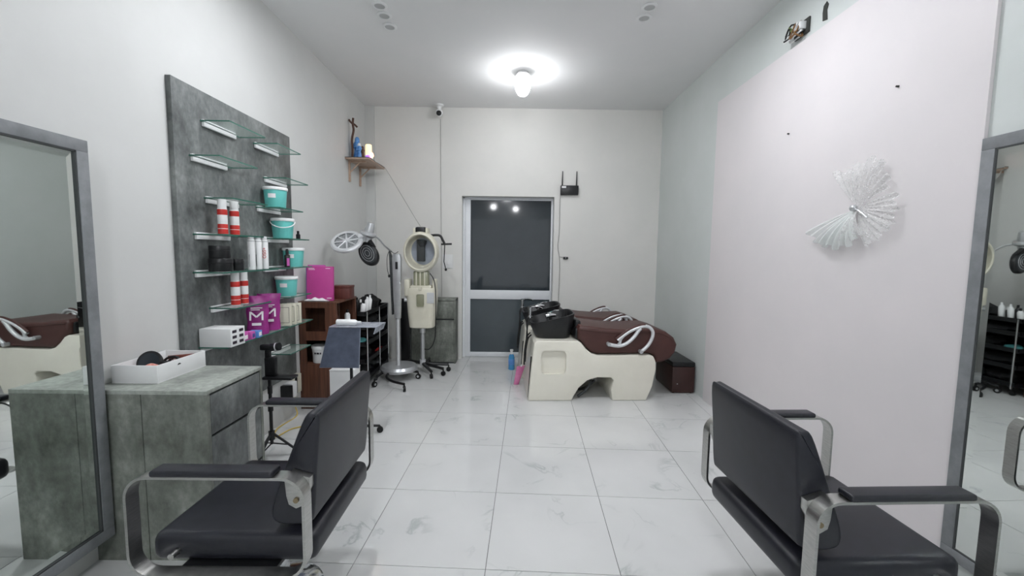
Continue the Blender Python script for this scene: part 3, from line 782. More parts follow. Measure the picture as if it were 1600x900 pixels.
def tripod():
    t = thing('phone_tripod', 'black phone tripod standing in front of the display board', 'tripod', (-1.6, 2.74, 0))
    part('centre_column', MB().cyl((0, 0, .1), (0, 0, .56), .011, n=12).cyl((0, 0, .33), (0, 0, .39), .017, n=12).cyl((0, 0, .13), (0, 0, .19), .02, n=12).cyl((0, 0, .45), (0, 0, .5), .015, n=12), M_['black'], t)
    for k in range(3):
        a = 2*PI*k/3+.4
        lg = part('leg', MB().tube([(0, 0, .18), (.09*math.cos(a), .09*math.sin(a), .09), (.17*math.cos(a), .17*math.sin(a), .008)], .008, 8), M_['black'], t)
        part('rubber_foot', MB().ell((.17*math.cos(a), .17*math.sin(a), .011), (.013, .013, .011), 10), M_['rubber'], lg)
        part('brace', MB().tube([(0, 0, .105), (.1*math.cos(a), .1*math.sin(a), .078)], .005, 6), M_['black'], t)
    part('tray', MB().box(-.03, .17, -.045, .045, .555, .572, .004), M_['black'], t)
    part('phone_clamp', MB().box(-.022, .05, -.02, .02, .572, .70, .008).box(-.02, .012, -.015, .015, .69, .775, .006), M_['black'], t)
    part('clamp_head', MB().box(-.05, .03, -.02, .02, .745, .785, .01).cyl((.02, 0, .765), (.075, 0, .772), .026, n=16), M_['black'], t)
    part('clamp_ring', MB().cyl((.05, 0, .769), (.058, 0, .77), .0275, n=16), M_['silver_lt'], t)
    # power adapters on the wall
    q = thing('power_adapter', 'cream power adapter plugged in low on the wall beside the walnut unit', 'adapter', (XL, 3.5, .19))
    part('adapter_body', MB().box(.002, .05, -.06, .06, 0, .16, .006), M_['cream2'], q)
    part('adapter_block', MB().box(.002, .075, -.15, -.065, .0, .13, .006), M_['paper'], q)
    part('adapter_plug', MB().box(.05, .06, -.055, -.03, .01, .15, .002), M_['black'], q)
    part('black_adapter', MB().box(.0, .085, -.19, -.155, -.02, .12, .004), M_['black'], q)
    pts = spline([(-1.835, 3.5, .2), (-1.82, 3.48, .08), (-1.80, 3.45, .006), (-1.82, 3.2, .006), (-1.75, 3.05, .006), (-1.70, 3.2, .006), (-1.55, 3.28, .006), (-1.4, 3.3, .006)], 8)
    tag(part('yellow_cable', MB().tube(pts, .005, 6), M_['yellow']), 'thin yellow cable running along the floor under the display board', 'cable')
tripod()

def trolley():
    x0, x1, y0, y1 = -1.80, -1.44, 4.14, 4.92
    t = thing('salon_trolley', 'black tiered salon trolley crowded with tools beside the hood dryer', 'trolley', ((x0+x1)/2, (y0+y1)/2, 0))
    w = (x1-x0)/2; l = (y1-y0)/2
    for z in (.09, .27, .45, .62, .76):
        s = part('shelf_tray', MB().box(-w, w, -l, l, z, z+.012, .003), M_['black'], t)
        part('tray_rim', MB().box(-w, w, -l, -l+.008, z+.012, z+.045).box(-w, w, l-.008, l, z+.012, z+.045).box(-w, -w+.008, -l, l, z+.012, z+.045).box(w-.008, w, -l, l, z+.012, z+.045), M_['black'], s)
    for sx, yy in ((-1, -l+.03), (-1, l-.03), (1, -l+.03), (1, .04), (1, l-.03)):
        u = part('upright', MB().cyl((sx*(w+.006), yy, .07), (sx*(w+.006), yy, .80), .008, n=10), M_['chrome'], t)
        if yy != .04:
            part('caster', MB().cyl((sx*(w-.02)-.012, yy, .025), (sx*(w-.02)+.012, yy, .025), .025, n=14).cyl((sx*(w-.02), yy, .03), (sx*(w-.02), yy, .09), .007, n=8), M_['rubber'], u)
    part('back_panel', MB().box(-w, w, l+.004, l+.01, .09, .8), M_['black'], t)
    part('side_panel', MB().box(-w-.006, -w, -l, l, .09, .72), M_['black'], t)
    zt = .772
    g = 'white squeeze bottles on the trolley'
    for k, (x, y, h) in enumerate(((-1.485, 4.19, .12), (-1.48, 4.27, .15), (-1.48, 4.35, .16))):
        q = thing('squeeze_bottle', 'white squeeze bottle tilted among others on top of the black trolley', 'bottle', (x, y, zt+.004), 0, g)
        MM = RY(.12)
        part('bottle_body', MB().lathe([(0, 0), (.023, 0), (.025, .004), (.025, h-.03), (.015, h-.01), (0, h-.01)], 18, MM), M_['white'], q)
        part('nozzle', MB().lathe([(0, h-.01), (.011, h-.01), (.009, h+.018), (0, h+.02)], 12, MM), M_['white' if k else 'black'], q)
    g = 'black dye bottles on the trolley'
    for k, (x, y, h) in enumerate(((-1.57, 4.22, .14), (-1.58, 4.3, .16), (-1.57, 4.38, .13), (-1.66, 4.25, .16), (-1.66, 4.36, .15))):
        q = thing('dye_bottle', 'black bottle behind the white squeeze bottles on the trolley', 'bottle', (x, y, zt), 0, g)
        part('bottle_body', MB().lathe([(0, 0), (.02, 0), (.021, .003), (.021, h-.05), (.01, h-.03), (0, h-.03)], 16), M_['black'], q)
        part('cap', MB().lathe([(0, h-.03), (.011, h-.03), (.011, h), (0, h)], 12), M_['black' if k % 2 else 'white'], q)
    def lump(name, lb, cat, loc, r, m, seed, amp=.25):
        rnd = random.Random(seed); ph = [rnd.uniform(0, 6) for _ in range(6)]
        mb = MB().ell((0, 0, 0), r, 24)
        out = []
        for v in mb.v:
            f = 1+amp*.5*(math.sin(v.x*60+ph[0])*math.sin(v.y*55+ph[1])+.6*math.sin(v.z*80+ph[2]+v.x*40))
            out.append(Vector((v.x*f, v.y*f, max(-r[2]*.8, v.z*f)+r[2]*.8)))
        mb.v = out
        tag(part(name, mb, M_[m], None, loc), lb, cat)
    lump('wig', 'tangled black wig piled on top of the salon trolley', 'wig', (-1.56, 4.62, zt+.002), (.1, .15, .085), 'black_matte', 3, .3)
    lump('folded_apron', 'rolled black apron behind the wig on top of the salon trolley', 'apron', (-1.62, 4.83, zt+.002), (.12, .05, .07), 'black_matte', 31, .2)
    lump('folded_cape', 'folded black cape on the second highest trolley shelf', 'cape', (-1.6, 4.53, .634), (.14, .3, .056), 'black_matte', 5)
    lump('black_towel', 'bundled black towel on the middle trolley shelf', 'towel', (-1.6, 4.62, .464), (.14, .22, .066), 'black_matte', 8)
    lump('teal_towel', 'small teal cloth poking out of the middle trolley shelf', 'cloth', (-1.54, 4.26, .464), (.06, .07, .03), 'teal_tool', 9)
    lump('tool_pouch', 'black pouch on the lower trolley shelf', 'pouch', (-1.62, 4.4, .284), (.13, .2, .07), 'black_matte', 12)
    lump('grey_cloth', 'crumpled grey cloth on the lowest trolley shelf', 'cloth', (-1.58, 4.7, .104), (.1, .16, .06), 'grille', 15)
    lump('black_bag', 'black bag on the lowest trolley shelf', 'bag', (-1.62, 4.35, .104), (.13, .15, .075), 'black_matte', 21)
    for k, (x, y) in enumerate(((-1.49, 4.68), (-1.5, 4.75))):
        q = thing('red_clip', 'red hair clip on the lower trolley shelf', 'hair clip', (x, y, .283), .4*k, 'red hair clips')
        part('clip_arm', MB().tube(spline([(-.03, 0, .004), (0, 0, .02), (.035, 0, .03)], 4), .004, 6), M_['red'], q)
        part('clip_arm', MB().tube(spline([(-.03, 0, .004), (0, .002, .006), (.035, .004, .008)], 4), .004, 6), M_['red'], q)
trolley()

def dryer():
    bx, by = -1.225, 4.58
    t = thing('hood_dryer', 'silver two-lobed hair processor on a wheeled column beside the trolley', 'hair dryer', (bx, by, 0))
    part('base_disc', MB().lathe([(0, .085), (.18, .085), (.2, .095), (.204, .12), (.185, .148), (.1, .155), (0, .155)], 40), M_['silver'], t)
    for k, (ex, ey) in enumerate(((.175, -.465), (-.17, -.33), (.22, -.03), (-.14, .27))):
        d = Vector((ex, ey, 0)); n = d.normalized()
        if k == 0: path = [(-.07, -.17, .1), (-.06, -.27, .09), (.03, -.38, .08), tuple(d+Vector((0, 0, .078)))]
        elif k == 1: path = [(-.12, -.1, .1), (-.17, -.2, .085), tuple(d*.92+Vector((0, 0, .078))), tuple(d+Vector((0, 0, .078)))]
        else: path = [tuple(n*.13+Vector((0, 0, .1))), tuple(d*.7+Vector((0, 0, .085))), tuple(d+Vector((0, 0, .078)))]
        lg = part('caster_arm', MB().tube(spline(path, 5), .0135, 8), M_['black'], t)
        s_ = Vector((-n.y, n.x, 0))*.012
        part('caster', MB().cyl(d-s_+Vector((0, 0, .029)), d+s_+Vector((0, 0, .029)), .029, n=16).cyl(d+Vector((0, 0, .04)), d+Vector((0, 0, .078)), .008, n=8), M_['rubber'], lg)
        part('caster_hub', MB().cyl(d-s_*1.15+Vector((0, 0, .029)), d+s_*1.15+Vector((0, 0, .029)), .013, n=12), M_['silver'], lg)
    px, py = .0, -.03
    part('pole', MB().cyl((px, py, .15), (px, py, .70), .019, n=18), M_['silver_lt'], t)
    part('column', MB().prism([(-.03, .68), (.03, .68), (.036, .9), (.045, 1.34), (.03, 1.385), (-.04, 1.385), (-.05, 1.34), (-.04, .9)], 'y', py-.03, py+.035, .006, M=T((px, 0, 0))), M_['silver'], t)
    part('column_side', MB().prism([(-.062, .72), (-.048, .72), (-.06, 1.36), (-.085, 1.43)], 'y', py-.02, py+.03, .002, M=T((px, 0, 0))), M_['grille'], t)
    part('control_panel', MB().box(px-.014, px+.014, py-.034, py-.029, 1.22, 1.30, .002), M_['black'], t)
    hx, hy, hz = -.195, -.40, 1.55                       # hub of the head, local
    part('head_arm', MB().tube(spline([(px-.06, py, 1.41), (px-.09, py-.15, 1.47), (hx+.06, hy+.12, 1.55), (hx+.02, hy+.03, 1.565)], 6), .009, 8), M_['silver'], t)
    hub = MB()
    MM = T((hx-.0, hy, hz)) @ RY(.35) @ RX(.15)
    hub.lathe([(0, .15), (.03, .15), (.036, .14), (.05, .06), (.078, .05), (.082, .035), (.074, .02), (.05, .005), (.045, -.04), (0, -.045)], 28, MM)
    part('head_hub', hub, M_['silver'], t)
    # left lobe: ring with a spoked vented cover
    c1 = Vector((hx-.185, hy-.05, hz-.05))
    R1 = T(c1) @ RZ(.1) @ RX(math.radians(47)) @ RY(math.radians(-4))
    lobe = part('left_lobe', MB().lathe([(.105, .016), (.128, .02), (.142, .01), (.145, -.008), (.135, -.022), (.1, -.026), (0, -.026)], 40, R1 @ Matrix.Diagonal((1.08, 1, 1, 1))), M_['silver_lt'], t)
    part('vent_cover', MB().lathe([(0, .012), (.105, .008), (.108, .004)], 36, R1 @ Matrix.Diagonal((1.08, 1, 1, 1))), M_['vent'], lobe)
    for k in range(8):
        a = PI*k/4+.2
        part('spoke', MB().tube([(.0, 0, .014), (.112*1.08*math.cos(a), .112*math.sin(a), .014)], [.012, .006], 6, M=R1), M_['silver_lt'], lobe)
    part('lobe_arm', MB().tube(spline([tuple(c1+Vector((.11, .02, .05))), tuple(c1+Vector((.15, .03, .065))), (hx-.03, hy, hz+.0), (hx+.01, hy, hz-.01)], 5), [.03]*8+[.036]*8, 10), M_['silver_lt'], t)
    # right lobe: dark heater grille facing down to the room
    c2 = Vector((hx+.005, hy+.01, hz-.165))
    R2 = T(c2) @ RZ(-.15) @ RX(math.radians(78)) @ RZ(math.radians(38)) @ Matrix.Diagonal((.76, 1.12, 1, 1))
    l2 = part('right_lobe', MB().lathe([(.098, .02), (.112, .016), (.122, .0), (.118, -.028), (.08, -.045), (0, -.05)], 36, R2), M_['black'], t)
    part('heater_grille', MB().lathe([(0, .026), (.06, .024), (.1, .018), (.1, .012)], 32, R2), M_['grille'], l2)
    for rr in (.03, .055, .08):
        part('grille_ring', MB().tube([(rr*math.cos(2*PI*k/24), rr*math.sin(2*PI*k/24), .027-.04*rr) for k in range(24)], .0028, 5, True, M=R2), M_['silver'], l2)
    part('lobe_arm', MB().tube(spline([(hx-.01, hy, hz-.02), (hx+.03, hy, hz-.05), tuple(c2+Vector((.05, .02, .06)))], 5), [.03]*5+[.022]*6, 10), M_['black'], t)
    part('power_cord', MB().tube(spline([(px-.075, py-.03, 1.42), (px-.1, py-.03, 1.35), (px-.1, py-.03, 1.22), (px-.085, py-.03, 1.16)], 6), .0035, 6).ell((px-.082, py-.03, 1.145), (.013, .01, .018), 10).tube(spline([(px-.08, py-.03, 1.43), (px-.02, py-.035, 1.39), (px+.02, py-.03, 1.41)], 5), .0035, 6), M_['black'], t)
dryer()

def steamer():
    bx, by = -1.01, 4.82
    t = thing('hair_steamer', 'cream hair steamer with round open hood on a star base beside the door', 'hair steamer', (bx, by, 0))
    part('pole', MB().cyl((0, 0, .11), (0, 0, .54), .024, n=18), M_['silver'], t)
    part('pole_collar', MB().cyl((0, 0, .47), (0, 0, .53), .033, n=18), M_['silver_lt'], t)
    part('pole_foot', MB().cyl((0, 0, .09), (0, 0, .15), .035, n=18), M_['silver_lt'], t)
    for k, a in enumerate((.12, -.5, -1.05, 2.4, 1.5)):
        L = .3
        e = Vector((L*math.cos(a), L*math.sin(a), .082))
        n = e.normalized(); n.z = 0
        lg = part('leg', MB().tube([(0, 0, .105), tuple(e)], [.022, .016], 8), M_['black'], t)
        s_ = Vector((-n.y, n.x, 0))*.012; w = e.copy(); w.z = .027
        part('caster', MB().cyl(w-s_, w+s_, .027, n=14).cyl(w, e, .008, n=8), M_['rubber'], lg)
    # water body
    body = MB()
    def ring(z, hx, hy, n=32):
        return [(hx*abs(math.cos(2*PI*k/n))**.45*math.copysign(1, math.cos(2*PI*k/n)), hy*abs(math.sin(2*PI*k/n))**.45*math.copysign(1, math.sin(2*PI*k/n)), z) for k in range(n)]
    rs = [ring(.535, .12, .09), ring(.545, .142, .1), ring(.7, .158, .11), ring(.9, .172, .115), ring(.98, .172, .115), ring(1.0, .16, .105)]
    V = [v for r in rs for v in r]; Fc = []
    for i in range(len(rs)-1):
        for k in range(32):
            l = (k+1) % 32; Fc.append((i*32+k, i*32+l, (i+1)*32+l, (i+1)*32+k))
    Fc += [tuple(range(32))[::-1], tuple(5*32+k for k in range(32))]
    part('body', body.add(V, Fc), M_['cream2'], t)
    part('side_grip', MB().box(-.19, -.125, -.1, .06, .9, 1.1, .018), M_['cream2'], t)
    part('side_grip', MB().box(.125, .17, -.08, .06, .93, 1.1, .018), M_['cream2'], t)
    part('water_window', MB().box(-.042, .042, -.118, -.112, .79, .93, .012), M_['steam_tank'], t)
    part('spec_plate', MB().box(.075, .155, -.1175, -.1135, .83, .95), M_['silver_lt'], t)
    part('knob', MB().cyl((-.165, -.06, .86), (-.195, -.07, .86), .022, n=16), M_['silver'], t)
    tank = part('tank', MB().box(-.085, .085, -.09, .03, 1.0, 1.19, .012), M_['steam_tank'], t)
    for x in (-.05, -.005, .045):
        part('tank_rib', MB().box(x-.007, x+.007, -.096, -.088, 1.02, 1.185, .002), M_['cream2'], tank)
    part('tank_saddle', MB().box(-.12, .12, -.1, .05, .98, 1.03, .015).cyl((0, -.1, 1.0), (0, -.125, 1.0), .022, n=14), M_['cream2'], t)
    # hood ring (facing the room)
    HM = T((0, -.05, 1.41)) @ RX(PI/2+.06) @ Matrix.Diagonal((1, 1.17, 1, 1))
    hood = part('hood', MB().lathe([(.163, .075), (.172, .085), (.188, .075), (.198, .03), (.2, -.03), (.186, -.075), (.15, -.1), (.12, -.1), (.15, -.08), (.163, -.03), (.163, .075)], 44, HM), M_['cream2'], t)
    part('visor', MB().lathe([(0, -.101), (.156, -.099), (.156, -.091), (0, -.091)], 40, HM), M_['hood_glass'], hood)
    part('hood_duct', MB().box(-.06, .03, -.02, .035, 1.30, 1.55, .01), M_['frame_dk'], hood)
    part('inner_cone', MB().lathe([(0, .0), (.055, .0), (.05, .03), (.03, .07), (0, .08)], 20, T((0, -.0, 1.54)) @ RX(PI)), M_['grille'], hood)
    part('top_latch', MB().box(-.055, .055, -.1, .02, 1.615, 1.69, .015), M_['black'], t)
    part('top_mount', MB().box(-.085, -.055, -.1, .02, 1.58, 1.68, .01).box(.055, .085, -.1, .02, 1.58, 1.68, .01), M_['cream2'], t)
    part('vapour_arm', MB().tube(spline([(.1, .0, 1.60), (.2, .0, 1.60), (.24, .0, 1.54), (.26, -.0, 1.5)], 6), .014, 8).tube([(.22, 0, 1.5), (.34, 0, 1.505)], .011, 8).tube([(.26, 0, 1.5), (.25, 0, 1.3), (.27, 0, 1.22)], .006, 6).ell((.272, 0, 1.21), (.015, .015, .018), 10), M_['black'], t)
    part('power_cord', MB().tube(spline([(.11, -.11, 1.17), (.16, -.12, 1.08), (.175, -.12, .9), (.175, -.12, .65), (.16, -.1, .42), (.1, -.08, .3), (.03, -.03, .28)], 7), .006, 6), M_['black'], t)
    q = thing('wall_cable', 'thin grey cable drooping from the altar shelf to the hair steamer', 'cable', (0, 0, 0))
    part('cable_run', MB().tube(spline([(-1.58, 4.95, 2.45), (-1.51, 5.02, 2.41), (-1.46, 5.0, 2.36), (-1.3, 4.98, 2.1), (-1.12, 4.88, 1.83), (-1.03, 4.83, 1.70)], 8), .004, 6), M_['cable'], q)
    # grey cabinet against the back wall
    q = thing('storage_cabinet', 'low dark grey concrete-look cabinet against the back wall behind the steamer', 'cabinet', (-.965, 5.2, 0))
    part('body', MB().box(-.285, .285, .018, .248, 0, .82, .001), M_['frame_dk'], q)
    part('side_panel', MB().box(.27, .291, 0, .248, 0, .82, .001), M_['concrete_dk'], q)
    part('top', MB().box(-.288, .291, -.002, .248, .80, .822, .001), M_['concrete_dk'], q)
    part('drawer', MB().box(-.265, .268, 0, .018, .575, .795, .001), M_['concrete_dk'], q)
    part('door', MB().box(-.265, .268, 0, .018, .02, .555, .001), M_['concrete_dk'], q)
    q = tag(part('folding_board', MB().box(-.055, .055, -.01, .01, 0, .82, .002), M_['black'], None, (-1.32, 5.25, 0)), 'narrow black board standing between the trolley and the grey cabinet', 'board')
steamer()

# ------------------------------------------------------------------ shampoo units
def wash_unit():
    t = thing('shampoo_unit', 'cream shampoo bed with brown cushion and black basin, the one farther from the back wall', 'shampoo unit', (.19, 3.885, 0), .04, 'shampoo beds')
    Wd = .6
    pr = [(0, 0), (.02, .25), (.05, .56), (.075, .583), (.465, .583), (.5, .565), (.545, .51), (.6, .462), (.665, .442), (1.17, .45), (1.205, .435), (1.228, .39), (1.235, .31), (1.205, .14), (1.15, .0),
          (.82, 0), (.8, .11), (.815, .16), (.825, .2), (.8, .226), (.66, .228), (.57, .2), (.49, .13), (.44, .045), (.42, 0)]
    body = MB().prism(pr, 'y', 0, Wd, .012, seg=3).mesh('base', True, 30)
    body.materials.append(M_['cream'])
    bo = bpy.data.objects.new('base', body); COL.objects.link(bo)
    cut = MB().prism(rrect(.12, .36, .262, .49, .045, 6), 'y', -.1, .035, 0).mesh('cut', False)
    co = bpy.data.objects.new('cut', cut); COL.objects.link(co)
    md = bo.modifiers.new('b', 'BOOLEAN'); md.operation = 'DIFFERENCE'; md.object = co; md.solver = 'EXACT'
    dg = bpy.context.evaluated_depsgraph_get()
    me = bpy.data.meshes.new_from_object(bo.evaluated_get(dg)); me.name = 'base'
    bpy.data.objects.remove(bo); bpy.data.objects.remove(co)
    me.materials.clear(); me.materials.append(M_['cream'])
    part('base', me, None, t)
    part('base_inner', MB().box(.84, 1.12, .02, .5, .03, .2), M_['black_matte'], t, smooth=False)
    cu = [(.474, .6), (.468, .70), (.49, .728), (.6, .718), (.75, .70), (.95, .688), (1.1, .695), (1.23, .7), (1.33, .672), (1.41, .615), (1.445, .545), (1.43, .47), (1.38, .405), (1.30, .37), (1.239, .365), (1.232, .41), (1.21, .445), (1.17, .4585), (.665, .4505), (.605, .47), (.55, .518), (.505, .573)]
    part('cushion', MB().prism(cu, 'y', .02, Wd-.02, .035, seg=4), M_['brown'], t)
    part('cushion_seam', MB().tube([(x, .018, z-.035) for x, z in cu[2:10]], .004, 6), M_['brown'], t)
    # basin
    def sup(cx, cy, hx, hy, n, k, p=.5):
        a = 2*PI*k/n; c, s = math.cos(a), math.sin(a)
        return (cx+hx*abs(c)**p*math.copysign(1, c), cy+hy*abs(s)**p*math.copysign(1, s))
    n = 40; lv = []
    for (cx, hx, hy, z, sl) in ((.25, .16, .18, .584, 0), (.252, .172, .195, .592, 0), (.25, .2, .225, .68, .02), (.245, .222, .245, .775, .05), (.245, .222, .245, .783, .05), (.247, .205, .228, .783, .05), (.25, .18, .2, .70, 0), (.25, .14, .16, .625, 0), (.25, .03, .03, .615, 0)):
        lv.append([(*sup(cx, .3, hx, hy, n, k), z+sl*(sup(cx, .3, hx, hy, n, k)[0]-cx)/hx) for k in range(n)])
    V = [v for r in lv for v in r]; Fc = []
    for i in range(len(lv)-1):
        for k in range(n):
            l = (k+1) % n; Fc.append((i*n+k, i*n+l, (i+1)*n+l, (i+1)*n+k))
    Fc += [tuple(range(n))[::-1], tuple((len(lv)-1)*n+k for k in range(n))]
    part('basin', MB().add(V, Fc), M_['black'], t)
    part('neck_rest', MB().box(.455, .52, .12, .48, .68, .765, .025, seg=3).box(.45, .50, .06, .54, .59, .70, .02), M_['black'], t)
    part('faucet', MB().lathe([(0, .775), (.022, .775), (.022, .79), (.016, .795), (.016, .86), (.02, .865), (.02, .88), (0, .885)], 16, c=(.025, .2, 0)).tube(spline([(.025, .2, .87), (.06, .21, .882), (.12, .24, .875), (.15, .25, .86)], 5), .008, 8), M_['chrome'], t)
    for x in (.24,):
        kb = part('mixer_tap', MB().lathe([(0, .7), (.028, .7), (.03, .76), (.024, .79), (.02, .81), (0, .815)], 18, c=(x, .36, 0)), M_['chrome'], t)
        part('tap_lever', MB().tube([(x, .36, .805), (x+.05, .33, .83), (x+.09, .31, .835)], [.009, .008, .006], 8), M_['chrome'], kb)
    part('sprayer', MB().tube([(.17, .12, .80), (.22, .13, .815), (.27, .14, .81)], [.02, .024, .013], 12), M_['chrome'], t)
    part('drain_cover', MB().ell((.2, .3, .64), (.03, .03, .025), 12), M_['chrome'], t)
    for s_, yy in ((0, .16), (1, .27)):
        part('hose', MB().tube(spline([(.03, .2, .79), (-.0, yy, .72), (-.015+.02*s_, yy-.03, .55), (-.02, yy-.03, .42), (-.02, yy+.02, .34-.06*s_), (-.012, yy+.07, .42), (.01, yy+.08, .55), (.04, yy+.06, .6)], 6), .0075, 8), M_['rubber'], t)
    part('service_hatch', MB().box(-.004, .004, .14, .46, .05, .42, .002, M=T((.012, 0, 0)) @ RY(.075)), M_['cream2'], t)
    part('hatch_trim', MB().tube([(.005, .045, .02), (.011, .04, .15), (.022, .045, .32), (.03, .06, .42)], .006, 6), M_['rubber'], t)
    part('drain_hose', MB().tube(spline([(.5, .1, .012), (.56, .1, .06), (.62, .13, .12), (.66, .2, .2)], 6), .014, 8).tube(spline([(.55, .3, .014), (.62, .26, .05), (.7, .24, .13)], 6), .014, 8), M_['grille'], t)
    # curved armrests both sides
    for y in (-.012, Wd-.008):
        a = spline([(.76, .557), (.81, .546), (.875, .543), (.94, .57), (1.0, .625), (1.045, .69), (1.065, .712)], 6)
        A = part('arm_bar', MB().tube([(p[0], y, p[1]) for p in [(q.x, q.y) for q in [Vector(w) for w in a]]], [.0175]*len(a), 10), M_['silver_lt'], t)
        b = spline([(.845, .595), (.9, .64), (.965, .685), (1.04, .718), (1.1, .732), (1.15, .72), (1.183, .675), (1.175, .61), (1.135, .54), (1.075, .485)], 6)
        B = part('arm_loop', MB().tube([(q.x, y, q.y) for q in b], [.0165]*len(b), 10), M_['silver_lt'], t)
        part('arm_web', MB().prism([(.835, .548), (.875, .548), (.885, .6), (.93, .655), (.9, .64), (.845, .597), (.86, .58)], 'y', y-.008, y+.008, .002), M_['silver_lt'], t)
        part('arm_pad', MB().tube([(q.x-.012, y, q.y+.014) for q in b[:27]], [.012]*27, 8), M_['brown'], t)
        part('pivot', MB().cyl((.76, y-.018, .557), (.76, y+.03 if y < .2 else y-.03, .557), .018, n=14).cyl((1.075, y-.018, .485), (1.075, y+.03 if y < .2 else y-.03, .485), .018, n=14), M_['silver'], t)
    return t
wu = wash_unit()
dup(wu, (.135, 4.60, 0), .04, 'cream shampoo bed with brown cushion and black basin, the one nearer the back wall')

def ottoman():
    t = thing('storage_ottoman', 'low dark brown storage box with black padded top at the foot of the shampoo beds', 'ottoman', (1.785, 4.39, 0))
    part('box_body', MB().box(-.113, .113, -.24, .24, .008, .275, .004), M_['ottoman'], t)
    part('lid', MB().box(-.117, .117, -.244, .244, .277, .325, .012, seg=3), M_['black'], t)
    part('glide', MB().cyl((-.09, -.21, 0), (-.09, -.21, .008), .014, n=10).cyl((.09, -.21, 0), (.09, -.21, .008), .014, n=10).cyl((-.09, .21, 0), (-.09, .21, .008), .014, n=10).cyl((.09, .21, 0), (.09, .21, .008), .014, n=10), M_['rubber'], t)
    part('scuff', MB().cyl((-.06, -.2405, .1), (-.06, -.2395, .1), .006, n=8), M_['silver'], t)
    t = thing('pump_bottle', 'blue bottle with white cap on the floor beside the shampoo bed', 'bottle', (.035, 4.97, 0))
    part('bottle_body', MB().lathe([(0, 0), (.034, 0), (.038, .006), (.036, .15), (.028, .18), (.014, .19), (0, .19)], 22), M_['blue'], t)
    part('cap', MB().lathe([(0, .19), (.018, .19), (.018, .215), (.014, .22), (.02, .23), (.02, .245), (0, .247)], 18), M_['white'], t)
    part('label_print', MB().lathe([(.0378, .06), (.0383, .061), (.0375, .13), (.037, .131)], 22), M_['bluebox'], t)
    t = thing('pink_sachet', 'glossy pink refill pouch slumped at the end of the shampoo beds', 'pouch', (.085, 4.40, 0), .35)
    m = MB()
    for sg in (-1, 1):
        def fn(u, v, sg=sg):
            uu = 2*u-1
            return (uu*(.03+.018*v)+.045*v, sg*(.022*max(0, 1-uu*uu)**.5*(1-v)**.5+.001)-.02*v, .001+v*.2)
        m.grid(fn, 11, 10)
    part('pouch_body', m, M_['pinksoft'], t)
    part('spout', MB().cyl((.045, -.02, .195), (.055, -.022, .215), .009, n=10), M_['white'], t)
ottoman()

# ------------------------------------------------------------------ altar shelf
def altar():
    z = 2.45
    t = thing('altar_shelf', 'small wooden bracket shelf high on the left wall holding religious figures', 'shelf', (XL, 5.04, z))
    part('shelf_board', MB().box(.001, .27, -.29, .29, -.018, -.002, .001), M_['shelfwood'], t)
    part('shelf_top', MB().box(.001, .272, -.292, .292, -.002, .004), M_['frame_dk'], t)
    for y in (-.18, .16):
        b = part('bracket', MB().box(.001, .02, y-.012, y+.012, -.25, -.018), M_['shelfwood'], t)
        part('bracket_arm', MB().box(.02, .2, y-.01, y+.01, -.036, -.018), M_['shelfwood'], b)
        part('bracket_brace', MB().tube([(.012, y, -.15), (.13, y, -.03)], .008, 6), M_['shelfwood'], b)
    zt = z+.004
    c = thing('crucifix', 'tall dark wooden branch-like cross at the wall end of the altar shelf', 'crucifix', (-1.81, 4.87, zt))
    part('stem', MB().tube(spline([(0, 0, 0), (.004, 0, .12), (.0, 0, .22), (.02, 0, .32), (.012, 0, .39), (.018, 0, .455)], 5), [.013]*26, 8), M_['bark'], c)
    part('crossbar', MB().tube(spline([(-.028, -.01, .435), (0, 0, .4), (.03, .01, .385), (.055, .02, .36)], 4), .011, 8), M_['bark'], c)
    part('foot', MB().lathe([(0, 0), (.03, 0), (.028, .012), (.012, .02), (0, .02)], 16), M_['bark'], c)
    def fig(name, lb, x, y, h, robe, head, veil):
        f = thing(name, lb, 'figurine', (x, y, zt))
        part('robe', MB().lathe([(0, 0), (h*.17, 0), (h*.18, h*.03), (h*.13, h*.35), (h*.12, h*.55), (h*.15, h*.7), (h*.11, h*.8), (h*.05, h*.84), (0, h*.84)], 18), M_[robe], f)
        part('head', MB().ell((0, 0, h*.9), (h*.075, h*.08, h*.1), 14), M_['skin'], f)
        part('veil', MB().lathe([(h*.1, h*.76), (h*.105, h*.85), (h*.1, h*.93), (h*.06, h*1.0), (0, h*1.02)], 16, T((0, h*.02, 0))), M_[veil], f)
        part('arms', MB().tube(spline([(-h*.14, 0, h*.7), (-h*.1, -h*.12, h*.52), (0, -h*.16, h*.56), (h*.1, -h*.12, h*.52), (h*.14, 0, h*.7)], 4), h*.04, 8), M_[robe], f)
    fig('robed_figurine', 'tall blue robed figurine next to the wooden cross', -1.775, 4.93, .26, 'robe', 0, 'robe')
    fig('robed_figurine', 'small blue and white robed figurine in front of the taller one', -1.73, 4.87, .18, 'robe', 0, 'robe2')
    fig('robed_figurine', 'small dark brown figurine beside the glowing candle lamp', -1.70, 4.89, .15, 'bark', 0, 'bark')
    l = thing('candle_lamp', 'glowing cream candle lamp with violet base on the altar shelf', 'lamp', (-1.64, 4.92, zt))
    part('lamp_base', MB().lathe([(0, 0), (.032, 0), (.034, .05), (.03, .055), (0, .055)], 20), M_['violet'], l)
    part('lamp_glass', MB().lathe([(0, .055), (.034, .055), (.036, .07), (.035, .165), (.03, .175), (0, .178)], 20), M_['candle'], l)
    b = thing('orange_bulb', 'small glowing orange bulb at the outer edge of the altar shelf', 'lamp', (-1.597, 4.9, zt))
    part('bulb_base', MB().lathe([(0, 0), (.014, 0), (.014, .02), (.01, .028), (0, .028)], 14), M_['white'], b)
    part('bulb_glow', MB().lathe([(0, .028), (.01, .028), (.02, .045), (.018, .065), (.008, .08), (0, .084)], 16), M_['ember'], b)
altar()

